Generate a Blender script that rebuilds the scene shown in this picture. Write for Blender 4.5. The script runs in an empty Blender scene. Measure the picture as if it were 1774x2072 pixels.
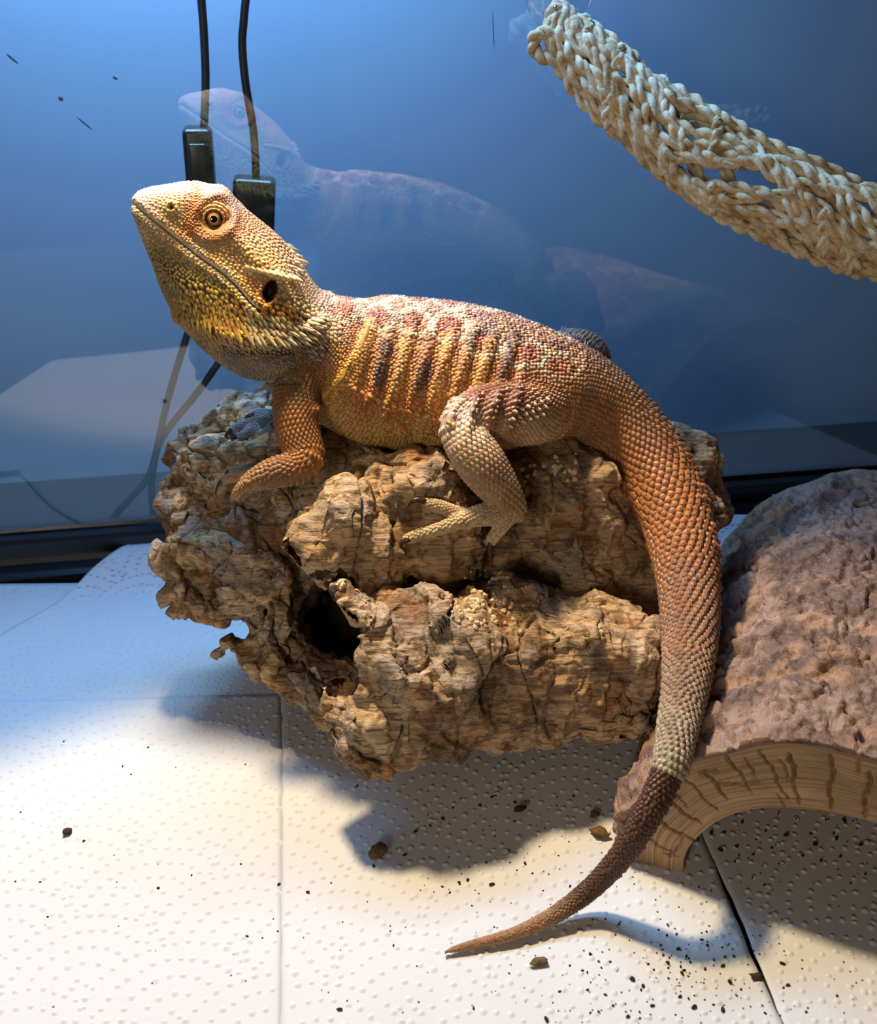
import bpy, bmesh, math, random
import numpy as np
from mathutils import Vector, Matrix
from mathutils.bvhtree import BVHTree
from mathutils.kdtree import KDTree

random.seed(7); RNG = np.random.default_rng(7)
scene = bpy.context.scene
COL = scene.collection
S = 0.01                                   # modelling is done in centimetres

# ------------------------------------------------------------------ camera
PITCH = math.radians(28.0); ROLL = math.radians(1.5); CAMH = 25.0
FPX, CX, CY = 2400.0, 887.0, 1036.0
FW = np.array([0, math.cos(PITCH), -math.sin(PITCH)])
_r0 = np.array([1.0, 0, 0]); _u0 = np.array([0, math.sin(PITCH), math.cos(PITCH)])
RT = math.cos(ROLL) * _r0 - math.sin(ROLL) * _u0
UP = math.sin(ROLL) * _r0 + math.cos(ROLL) * _u0
EYE = np.array([0, 0, CAMH])
cam_d = bpy.data.cameras.new('camera'); cam = bpy.data.objects.new('camera', cam_d); COL.objects.link(cam)
cam_d.sensor_fit = 'AUTO'; cam_d.sensor_width = 36.0; cam_d.lens = FPX * 36.0 / 2072.0
cam_d.clip_start = 0.01; cam_d.clip_end = 20
cam_d.dof.use_dof = True; cam_d.dof.focus_distance = 0.355; cam_d.dof.aperture_fstop = 24
cam.matrix_world = Matrix(((RT[0], UP[0], -FW[0], EYE[0] * S), (RT[1], UP[1], -FW[1], EYE[1] * S),
                           (RT[2], UP[2], -FW[2], EYE[2] * S), (0, 0, 0, 1)))
scene.camera = cam

def ray(px, py):
    return FW + (px - CX) / FPX * RT - (py - CY) / FPX * UP
def WY(px, py, Y):                         # the point of the plane y = Y seen at a pixel
    d = ray(px, py); return EYE + d * (Y / d[1])
def WZ(px, py, z=0.0):                     # the point of the plane z seen at a pixel
    d = ray(px, py); return EYE + d * ((z - CAMH) / d[2])
def PX(P):
    q = np.asarray(P, float) - EYE; w = q @ FW
    return CX + FPX * (q @ RT) / w, CY - FPX * (q @ UP) / w
def pxcm(P):                               # pixels per centimetre at a point
    return FPX / ((np.asarray(P) - EYE) @ FW)

# ------------------------------------------------------------------ light
wd = bpy.data.worlds.new('room'); scene.world = wd; wd.use_nodes = True
bg = wd.node_tree.nodes['Background']; bg.inputs[0].default_value = (0.75, 0.78, 0.85, 1); bg.inputs[1].default_value = 0.05
def aim(o, loc, tgt):
    o.location = Vector(loc) * S
    o.rotation_euler = (Vector(tgt) - Vector(loc)).to_track_quat('-Z', 'Y').to_euler()
def lamp(name, typ, energy, color, loc, tgt, **kw):
    d = bpy.data.lights.new(name, typ); d.energy = energy; d.color = color
    for k, v in kw.items(): setattr(d, k, v)
    o = bpy.data.objects.new(name, d); COL.objects.link(o); aim(o, loc, tgt); return o
lamp('basking_lamp', 'SPOT', 9.6, (1.0, 0.78, 0.48), (-8.0, 38.8, 39), (3.0, 1.0, 0.0), shadow_soft_size=0.018, spot_size=math.radians(80), spot_blend=0.20)
lamp('led_bar', 'AREA', 0.66, (0.10, 0.36, 1.0), (-6.0, 43.0, 34), (-4.0, 31.0, 0.0), shape='RECTANGLE', size=0.30, size_y=0.03)
lamp('wall_fill', 'AREA', 2.1, (0.40, 0.68, 1.0), (-9.5, 47.8, 37), (-10.5, 54.0, 10.0), shape='RECTANGLE', size=0.22, size_y=0.04)  # unseen lamp added behind the pane to brighten the wall
lamp('front_fill', 'AREA', 1.9, (1.0, 0.88, 0.72), (-30.0, -58.0, 36), (0, 33, 8), shape='RECTANGLE', size=0.2, size_y=0.2)  # unseen lamp added as fill for faces turned to the camera
scene.view_settings.view_transform = 'Standard'; scene.view_settings.look = 'None'
scene.view_settings.exposure = 0.0; scene.view_settings.gamma = 1.0
scene.view_settings.use_curve_mapping = False

# ------------------------------------------------------------------ helpers
def lin(c):
    c = np.asarray(c, float) / 255.0
    return np.where(c <= 0.04045, c / 12.92, ((c + 0.055) / 1.055) ** 2.4)
def tag(o, label=None, cat=None, group=None, kind=None):
    if label: o['label'] = label
    if cat: o['category'] = cat
    if group: o['group'] = group
    if kind: o['kind'] = kind
    return o
ORG = {}
def thing(name, loc):
    o = bpy.data.objects.new(name, None); COL.objects.link(o); o.empty_display_size = 0.01
    o.location = Vector([float(v) for v in loc]) * S; ORG[o.name] = np.asarray(loc, float); return o
def mesh_data(name, V, F, smooth=True, col=None):
    me = bpy.data.meshes.new(name)
    V = np.asarray(V, np.float32)
    if isinstance(F, np.ndarray):
        k = F.shape[1]; nf = len(F)
        me.vertices.add(len(V)); me.vertices.foreach_set('co', V.ravel())
        me.loops.add(nf * k); me.loops.foreach_set('vertex_index', F.astype(np.int32).ravel())
        me.polygons.add(nf); me.polygons.foreach_set('loop_start', np.arange(0, nf * k, k, dtype=np.int32))
        me.update(calc_edges=True)
    else:
        me.from_pydata([tuple(map(float, v)) for v in V], [], [tuple(map(int, f)) for f in F]); me.update()
    me.validate()
    me.polygons.foreach_set('use_smooth', np.full(len(me.polygons), smooth, bool))
    if col is not None:
        a = me.color_attributes.new('Col', 'FLOAT_COLOR', 'POINT')
        c = np.ones((len(V), 4), np.float32); c[:, :3] = col
        a.data.foreach_set('color', c.ravel())
    return me
def mk(name, V, F, mat, parent=None, origin=None, smooth=True, col=None):
    """one mesh object from world-centimetre vertices"""
    V = np.asarray(V, float)
    if parent is not None: origin = np.asarray(ORG[parent.name], float)
    elif origin is None: origin = np.array([V[:, 0].mean(), V[:, 1].mean(), V[:, 2].min()])
    origin = np.asarray(origin, float)
    me = mesh_data(name, (V - origin) * S, F, smooth, col)
    o = bpy.data.objects.new(name, me); COL.objects.link(o)
    if mat: me.materials.append(mat)
    if parent is not None: o.parent = parent
    else: o.location = Vector([float(v) for v in origin * S])
    ORG[o.name] = origin
    return o
def box(lo, hi):
    x0, y0, z0 = lo; x1, y1, z1 = hi
    V = [(x0, y0, z0), (x1, y0, z0), (x1, y1, z0), (x0, y1, z0), (x0, y0, z1), (x1, y0, z1), (x1, y1, z1), (x0, y1, z1)]
    return V, [(0, 3, 2, 1), (4, 5, 6, 7), (0, 1, 5, 4), (1, 2, 6, 5), (2, 3, 7, 6), (3, 0, 4, 7)]
def unit(v):
    v = np.asarray(v, float); return v / (np.linalg.norm(v, axis=-1, keepdims=True) + 1e-12)
def cr(P, n):
    """Catmull-Rom through rows of P, n samples evenly spaced along the first three columns"""
    P = np.asarray(P, float); Q = np.vstack([2 * P[0] - P[1], P, 2 * P[-1] - P[-2]])
    m = len(P) - 1; out = []
    for i in range(m):
        p0, p1, p2, p3 = Q[i], Q[i + 1], Q[i + 2], Q[i + 3]
        t = np.linspace(0, 1, 24, endpoint=False)[:, None]
        out.append(0.5 * ((2 * p1) + (p2 - p0) * t + (2 * p0 - 5 * p1 + 4 * p2 - p3) * t ** 2 + (3 * p1 - p0 - 3 * p2 + p3) * t ** 3))
    D = np.vstack(out + [P[-1:]])
    s = np.r_[0, np.cumsum(np.linalg.norm(np.diff(D[:, :3], axis=0), axis=1))]
    q = np.linspace(0, s[-1], n)
    return np.stack([np.interp(q, s, D[:, k]) for k in range(D.shape[1])], 1)
def grid_faces(nu, nv, closed=True):
    i = np.arange(nu - 1)[:, None]; j = np.arange(nv if closed else nv - 1)[None, :]
    a = i * nv + j; b = i * nv + (j + 1) % nv
    return np.stack([a, b, b + nv, a + nv], -1).reshape(-1, 4)
def tube(path, rad, n=8, side=(0, 1, 0), cap=True, flat=1.0):
    """round tube along path (k,3) -> V, F(list of quads as array; caps degenerate quads)"""
    P = np.asarray(path, float); k = len(P); rad = np.broadcast_to(np.asarray(rad, float), (k,))
    T = unit(np.gradient(P, axis=0)); sd = np.asarray(side, float)
    A = unit(sd - (T @ sd)[:, None] * T); B = np.cross(T, A)
    ph = np.linspace(0, 2 * math.pi, n, endpoint=False)
    V = P[:, None] + rad[:, None, None] * (np.cos(ph)[None, :, None] * A[:, None] * flat + np.sin(ph)[None, :, None] * B[:, None])
    V = V.reshape(-1, 3); F = grid_faces(k, n)
    if cap:
        V = np.vstack([V, P[:1], P[-1:]]); c0, c1 = k * n, k * n + 1; j = np.arange(n); j2 = (j + 1) % n
        F = np.vstack([F, np.stack([np.full(n, c0), j2, j, j], 1), np.stack([np.full(n, c1), (k - 1) * n + j, (k - 1) * n + j2, (k - 1) * n + j2], 1)])
    return V, F
def fix(F):
    """quads with a repeated corner -> triangles"""
    return [tuple(f) if f[2] != f[3] else (f[0], f[1], f[2]) for f in np.asarray(F).tolist()]
def merge(parts):
    Vs, Fs, n = [], [], 0
    for V, F in parts:
        V = np.asarray(V, float); Vs.append(V); Fs += [tuple(i + n for i in f) for f in (F.tolist() if isinstance(F, np.ndarray) else F)]; n += len(V)
    return np.vstack(Vs), [f if len(f) < 4 or f[2] != f[3] else f[:3] for f in Fs]

# ---- noise on arrays of points
def _h(i, j, k, s):
    n = (i.astype(np.uint32) * np.uint32(374761393) + j.astype(np.uint32) * np.uint32(668265263) + k.astype(np.uint32) * np.uint32(2147483647) + np.uint32(s * 144665 + 7))
    n = (n ^ (n >> np.uint32(13))) * np.uint32(1274126177); n = n ^ (n >> np.uint32(16)); n = n * np.uint32(2246822519); n = n ^ (n >> np.uint32(15))
    return (n & np.uint32(0xffffff)).astype(np.float64) / float(0xffffff)
def vn(p, s=0):
    p = np.asarray(p, float); f = np.floor(p); t = p - f; t = t * t * (3 - 2 * t); f = f.astype(np.int64)
    r = 0
    for a in (0, 1):
        for b in (0, 1):
            for c in (0, 1):
                w = (t[:, 0] if a else 1 - t[:, 0]) * (t[:, 1] if b else 1 - t[:, 1]) * (t[:, 2] if c else 1 - t[:, 2])
                r = r + w * _h(f[:, 0] + a, f[:, 1] + b, f[:, 2] + c, s)
    return r * 2 - 1
def fbm(p, oct=4, s=0, lac=2.03, g=0.5):
    p = np.asarray(p, float); r = 0; a = 1.0
    for o in range(oct): r = r + a * vn(p + o * 17.3, s + o); p = p * lac; a *= g
    return r
def worley(p, s=0):
    p = np.asarray(p, float); f = np.floor(p).astype(np.int64); N = len(p)
    F1 = np.full(N, 9.0); F2 = np.full(N, 9.0); ID = np.zeros(N)
    for a in (-1, 0, 1):
        for b in (-1, 0, 1):
            for c in (-1, 0, 1):
                i, j, k = f[:, 0] + a, f[:, 1] + b, f[:, 2] + c
                h0 = _h(i, j, k, s); q = np.stack([i + h0, j + _h(i, j, k, s + 5), k + _h(i, j, k, s + 9)], 1)
                d = np.linalg.norm(q - p, axis=1); c1 = d < F1
                F2 = np.where(c1, F1, np.minimum(F2, d)); ID = np.where(c1, h0, ID); F1 = np.where(c1, d, F1)
    return F1, F2, ID
def sstep(a, b, x):
    t = np.clip((np.asarray(x, float) - a) / (b - a), 0, 1); return t * t * (3 - 2 * t)
def mixc(a, b, t):
    return np.asarray(a) * (1 - np.asarray(t)[..., None]) + np.asarray(b) * np.asarray(t)[..., None]

def surface_nets(D, lo, h):
    """D sampled on a grid, negative inside -> vertices, quads"""
    nx, ny, nz = D.shape
    c = [D[a:nx - 1 + a, b:ny - 1 + b, e:nz - 1 + e] for a in (0, 1) for b in (0, 1) for e in (0, 1)]
    st = np.stack(c, -1); neg = st < 0
    act = neg.any(-1) & ~neg.all(-1)
    idx = -np.ones(act.shape, np.int64); cells = np.argwhere(act); idx[act] = np.arange(len(cells))
    v = st[act]; corner = np.array([(a, b, e) for a in (0, 1) for b in (0, 1) for e in (0, 1)], float)
    acc = np.zeros((len(cells), 3)); cnt = np.zeros(len(cells))
    for i in range(8):
        for j in range(i + 1, 8):
            if np.abs(corner[i] - corner[j]).sum() != 1: continue
            m = (v[:, i] < 0) != (v[:, j] < 0)
            t = v[m, i] / (v[m, i] - v[m, j]); acc[m] += corner[i] + t[:, None] * (corner[j] - corner[i]); cnt[m] += 1
    V = (cells + acc / cnt[:, None]) * h + np.asarray(lo)
    Q = []
    n = D < 0
    for ax in range(3):
        a, b = [(1, 2), (2, 0), (0, 1)][ax]
        s0 = [slice(None)] * 3; s1 = [slice(None)] * 3; s0[ax] = slice(0, -1); s1[ax] = slice(1, None)
        e0, e1 = n[tuple(s0)], n[tuple(s1)]
        for flip in (0, 1):
            m = (e0 & ~e1) if not flip else (~e0 & e1)
            E = np.argwhere(m); E = E[(E[:, a] > 0) & (E[:, b] > 0) & (E[:, a] < D.shape[a] - 1) & (E[:, b] < D.shape[b] - 1)]
            da = np.zeros(3, int); da[a] = 1; db = np.zeros(3, int); db[b] = 1
            q = [E - da - db, E - db, E, E - da]
            q = np.stack([idx[x[:, 0], x[:, 1], x[:, 2]] for x in q], 1)
            Q.append(q if not flip else q[:, ::-1])
    return V, np.vstack(Q)
def modified(V, F, mods):
    """run modifiers over arrays; returns V, list/array of faces (cm)"""
    me = mesh_data('tmp', V, F); o = bpy.data.objects.new('tmp', me); COL.objects.link(o)
    for typ, kw in mods:
        m = o.modifiers.new('m', typ)
        for k, val in kw.items(): setattr(m, k, val)
    dg = bpy.context.evaluated_depsgraph_get(); ev = o.evaluated_get(dg); e = ev.to_mesh()
    W = np.empty(len(e.vertices) * 3, np.float32); e.vertices.foreach_get('co', W)
    npoly = len(e.polygons); lt = np.empty(npoly, np.int32); e.polygons.foreach_get('loop_total', lt)
    li = np.empty(len(e.loops), np.int32); e.loops.foreach_get('vertex_index', li)
    if (lt == 4).all(): G = li.reshape(-1, 4)
    else:
        G = []; k = 0
        for t in lt: G.append(tuple(li[k:k + t])); k += t
    ev.to_mesh_clear(); bpy.data.objects.remove(o); bpy.data.meshes.remove(me)
    return W.reshape(-1, 3).astype(float), G
def quad_edges(F):
    E = np.sort(np.vstack([F[:, [0, 1]], F[:, [1, 2]], F[:, [2, 3]], F[:, [3, 0]]]), 1)
    key, inv = np.unique(E[:, 0].astype(np.int64) * 10 ** 8 + E[:, 1], return_inverse=True)
    return np.stack([key // 10 ** 8, key % 10 ** 8], 1), inv.reshape(4, -1).T
def relax(V, F, n, f=0.5):
    E, _ = quad_edges(F); cnt = np.bincount(E.ravel(), minlength=len(V))[:, None]
    for _ in range(n):
        A = np.stack([np.bincount(E[:, 0], V[E[:, 1], c], len(V)) + np.bincount(E[:, 1], V[E[:, 0], c], len(V)) for c in range(3)], 1)
        V = V * (1 - f) + f * A / np.maximum(cnt, 1)
    return V
def split_quads(V, F):
    E, fe = quad_edges(F); n, m = len(V), len(E)
    W = np.vstack([V, (V[E[:, 0]] + V[E[:, 1]]) / 2, V[F].mean(1)]); e = fe + n; c = n + m + np.arange(len(F))
    return W, np.vstack([np.stack([F[:, k], e[:, k], c, e[:, k - 1]], 1) for k in range(4)])
def vnormals(V, F):
    F = np.asarray(F); n = np.cross(V[F[:, 2]] - V[F[:, 0]], V[F[:, 3]] - V[F[:, 1]]); N = np.zeros_like(V)
    for k in range(4):
        for c in range(3): N[:, c] += np.bincount(F[:, k], n[:, c], len(V))
    return unit(N)

# ------------------------------------------------------------------ materials
def new_mat(name, color=(0.5, 0.5, 0.5), rough=0.6, spec=0.4, metal=0.0):
    m = bpy.data.materials.new(name); m.use_nodes = True; p = m.node_tree.nodes['Principled BSDF']
    p.inputs['Base Color'].default_value = (*color, 1); p.inputs['Roughness'].default_value = rough
    p.inputs['Specular IOR Level'].default_value = spec; p.inputs['Metallic'].default_value = metal
    return m
class NT:
    def __init__(s, m): s.t = m.node_tree; s.p = s.t.nodes['Principled BSDF']
    def n(s, typ, **kw):
        x = s.t.nodes.new(typ)
        for k, v in kw.items():
            if k.startswith('_'): setattr(x, k[1:], v)
            else: x.inputs[k.replace('__', ' ')].default_value = v
        return x
    def l(s, a, b): s.t.links.new(a, b)
    def coords(s, scale):
        tc = s.n('ShaderNodeTexCoord'); mp = s.n('ShaderNodeMapping'); mp.inputs['Scale'].default_value = [v * 100 for v in scale]
        s.l(tc.outputs['Object'], mp.inputs['Vector']); return mp.outputs['Vector']
    def noise(s, scale, detail=4, rough=0.55, dist=0.0, sc=1.0):
        x = s.n('ShaderNodeTexNoise', Scale=sc, Detail=detail, Roughness=rough, Distortion=dist); s.l(s.coords(scale), x.inputs['Vector']); return x.outputs['Fac']
    def ramp(s, fac, stops):
        r = s.n('ShaderNodeValToRGB'); e = r.color_ramp.elements
        while len(e) < len(stops): e.new(0.5)
        for k, (pos, c) in enumerate(stops): e[k].position = pos; e[k].color = (*c, 1) if len(c) == 3 else c
        s.l(fac, r.inputs['Fac']); return r.outputs['Color']
    def mix(s, a, b, fac, mode='MIX'):
        x = s.n('ShaderNodeMix', _data_type='RGBA', _blend_type=mode)
        for v, sock in ((fac, x.inputs[0]), (a, x.inputs[6]), (b, x.inputs[7])):
            if isinstance(v, (int, float)): sock.default_value = v
            elif isinstance(v, (tuple, list, np.ndarray)): sock.default_value = (*[float(q) for q in v], 1)
            else: s.l(v, sock)
        return x.outputs[2]
    def bump(s, h, dist_cm, strength=1.0, prev=None):
        b = s.n('ShaderNodeBump', Strength=strength, Distance=dist_cm * S); s.l(h, b.inputs['Height'])
        if prev is not None: s.l(prev, b.inputs['Normal'])
        s.l(b.outputs['Normal'], s.p.inputs['Normal']); return b.outputs['Normal']
    def math(s, op, a, b=None):
        x = s.n('ShaderNodeMath', _operation=op)
        for v, sock in ((a, x.inputs[0]), (b, x.inputs[1])):
            if v is None: continue
            if isinstance(v, (int, float)): sock.default_value = v
            else: s.l(v, sock)
        return x.outputs[0]
    def attr(s, name='Col'):
        return s.n('ShaderNodeAttribute', _attribute_name=name).outputs['Color']
    def base(s, c): s.l(c, s.p.inputs['Base Color'])
# ================================================================== the tank and what lies behind it
M_BLACK = new_mat('black_plastic', lin((22, 23, 25)), 0.32, 0.5)
M_CABLE = new_mat('cable_rubber', lin((17, 19, 22)), 0.45, 0.4)
M_WALL = new_mat('blue_wall', lin((70, 126, 190)), 0.9, 0.1); t = NT(M_WALL)
t.base(t.mix(lin((118, 146, 176)), lin((126, 152, 180)), t.noise((0.05, 0.05, 0.05), 2)))
M_TABLE = new_mat('dark_base', lin((40, 41, 44)), 0.6, 0.3)
M_GLASS = bpy.data.materials.new('glass_pane'); M_GLASS.use_nodes = True
_t = M_GLASS.node_tree; _t.nodes.clear(); _o = _t.nodes.new('ShaderNodeOutputMaterial'); _m = _t.nodes.new('ShaderNodeMixShader')
_f = _t.nodes.new('ShaderNodeFresnel'); _f.inputs['IOR'].default_value = 1.75
_tr = _t.nodes.new('ShaderNodeBsdfTransparent'); _tr.inputs[0].default_value = (0.975, 0.985, 0.98, 1)
_g = _t.nodes.new('ShaderNodeBsdfGlossy'); _g.inputs['Roughness'].default_value = 0.015
_gm = _t.nodes.new('ShaderNodeNewGeometry'); _inv = _t.nodes.new('ShaderNodeMath'); _inv.operation = 'SUBTRACT'; _inv.inputs[0].default_value = 1.0
_t.links.new(_gm.outputs['Backfacing'], _inv.inputs[1]); _mu = _t.nodes.new('ShaderNodeMath'); _mu.operation = 'MULTIPLY'; _m2 = _t.nodes.new('ShaderNodeMath'); _m2.operation = 'MULTIPLY'; _m2.inputs[1].default_value = 1.8; _m2.use_clamp = True
_t.links.new(_f.outputs[0], _mu.inputs[0]); _t.links.new(_inv.outputs[0], _mu.inputs[1]); _t.links.new(_mu.outputs[0], _m2.inputs[0]); _t.links.new(_m2.outputs[0], _m.inputs[0])   # both faces of a parallel pane in one reflection
_t.links.new(_tr.outputs[0], _m.inputs[1]); _t.links.new(_g.outputs[0], _m.inputs[2]); _t.links.new(_m.outputs[0], _o.inputs[0])

YAW = math.radians(6.0)
GD = np.array([math.cos(YAW), math.sin(YAW), 0]); GN = np.array([-math.sin(YAW), math.cos(YAW), 0])   # along / away from the camera
G0 = np.array([0, 45.0, 0])
def gl(s, d, z): return G0 + GD * s + GN * d + np.array([0, 0, z])    # position relative to the pane
def GPX(px, py, d=0.0):                                               # pixel -> point at distance d beyond the pane
    r = ray(px, py); o = G0 + GN * d - EYE; return EYE + r * ((o @ GN) / (r @ GN))
def obox(name, s0, s1, d0, d1, z0, z1, mat, parent=None, bev=0.0):
    V, F = box((s0, d0, z0), (s1, d1, z1)); V = np.array([gl(*v) for v in V])
    o = mk(name, V, F, mat, parent, smooth=False, origin=None if parent else gl((s0 + s1) / 2, (d0 + d1) / 2, z0))
    if bev: b = o.modifiers.new('b', 'BEVEL'); b.width = bev * S; b.segments = 3
    return o
o = mk('floor', *box((-70, -10, -1.6), (70, 62, -0.35)), M_TABLE, smooth=False); tag(o, kind='structure', label='dark tank base under the paper towels')
o = obox('wall_back', -60, 60, 0, 0.5, 0.3, 46, M_GLASS); tag(o, kind='structure', label='clear glass back pane of the tank')
GLASSOBJ = o
o = obox('wall_far', -90, 90, 9.0, 10.0, -30, 90, M_WALL); tag(o, kind='structure', label='plain blue wall behind the glass tank')
# moulded frame strip along the foot of the pane: stepped profile
prof = [(-1.5, -0.3), (-1.5, 0.28), (-1.3, 0.42), (-0.75, 0.5), (-0.62, 0.7), (-0.62, 1.35), (-0.5, 1.5), (-0.12, 1.55), (-0.02, 1.5), (-0.02, 0.4), (0.55, 0.4), (0.55, 1.5), (0.9, 1.5), (0.95, -0.3)]
ns = 2; V = np.array([gl(s, d, z) for s in (-60, 60) for d, z in prof]); k = len(prof)
F = [(i, (i + 1) % k, k + (i + 1) % k, k + i) for i in range(k)] + [tuple(range(k))[::-1], tuple(range(k, 2 * k))]
o = mk('trim_1', V, F, M_BLACK, smooth=False, origin=gl(0, 0, -0.3)); tag(o, kind='structure', label='black plastic frame strip along the foot of the glass')
# small smears on the pane
M_SMEAR = new_mat('smear', lin((95, 110, 130)), 0.8, 0.2)
for (x0, y0, x1, y1, w) in ((12, 108, 38, 130, .05), (118, 196, 128, 204, .09), (228, 155, 238, 161, .06), (155, 236, 188, 264, .04), (996, 20, 1000, 104, .02)):
    a, b = GPX(x0, y0, -0.02), GPX(x1, y1, -0.02)
    P = np.linspace(a, b, 7); r = w * np.array([.1, .7, 1, .8, 1, .6, .1])
    V, F = tube(P, r, 6, side=GN, flat=0.15); mk('smear', V, fix(F), M_SMEAR, GLASSOBJ)

# cables with in-line switches, hanging behind the pane
def cable(pts, box_px, box_s, label, boxd):
    P = [GPX(x, y, d) for x, y, d in pts]
    root = thing('power_cable', P[-1])
    up = cr(P[:box_s + 1], 140); V, F = tube(up, 0.155, 10, side=GN, flat=0.75); mk('cord', V, fix(F), M_CABLE, root)
    dn = cr(P[box_s + 1:], 90); V, F = tube(dn, 0.15, 10, side=GN, flat=0.75); mk('cord', V, fix(F), M_CABLE, root)
    (x0, y0, x1, y1, lean) = box_px
    a = GPX((x0 + x1) / 2 - lean, y0, boxd); b = GPX((x0 + x1) / 2 + lean, y1, boxd)
    ax = unit(b - a); L = np.linalg.norm(b - a); w = (x1 - x0) / 2 / pxcm(a); sd = unit(np.cross(ax, GN)); nn = np.cross(sd, ax)
    Vb, Fb = box((-w, 0, -0.55), (w, L, 0.55)); Vb = np.array([a + sd * v[0] + ax * v[1] + nn * v[2] for v in Vb])
    s = mk('inline_switch', Vb, Fb, M_BLACK, root, smooth=True); bv = s.modifiers.new('b', 'BEVEL'); bv.width = 0.22 * S; bv.segments = 4
    return root, a, ax, sd, nn, L, w
root, a, ax, sd, nn, L, w = cable([(400, -1100, 1.6), (402, -400, 1.6), (405, -60, 1.6), (412, 60, 1.5), (416, 160, 1.4), (413, 250, 1.3), (414, 275, 1.3),
      (420, 500, 1.3), (400, 600, 1.3), (381, 670, 1.2), (356, 750, 1.2), (334, 830, 1.2), (318, 905, 1.1), (300, 965, 1.1), (262, 1010, 1.1), (222, 1056, 1.1), (190, 1100, 1.1)], (379, 256, 438, 520, 10), 6, '', 1.3)
Vb, Fb = box((-w * .6, L * .10, -0.74), (w * .6, L * .62, -0.5)); Vb = np.array([a + sd * v[0] + ax * v[1] + nn * v[2] for v in Vb])
s = mk('rocker_button', Vb, Fb, M_BLACK, root); bv = s.modifiers.new('b', 'BEVEL'); bv.width = 0.08 * S; bv.segments = 3
tag(root, 'black power cable with a narrow in-line rocker switch behind the glass', 'cable')
root, *_ = cable([(508, -1100, 1.6), (506, -400, 1.6), (500, -60, 1.6), (494, 30, 1.5), (490, 90, 1.5), (497, 170, 1.4), (512, 260, 1.4), (517, 330, 1.3), (518, 372, 1.3),
      (505, 600, 1.3), (470, 690, 1.3), (438, 740, 1.3), (395, 800, 1.3), (340, 868, 1.3), (318, 910, 1.4), (308, 965, 1.4), (308, 1020, 1.4), (316, 1075, 1.4)], (470, 358, 556, 520, -2), 8, '', 1.3)
tag(root, 'black power cable with a wide rounded in-line switch block behind the glass', 'cable')

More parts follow.
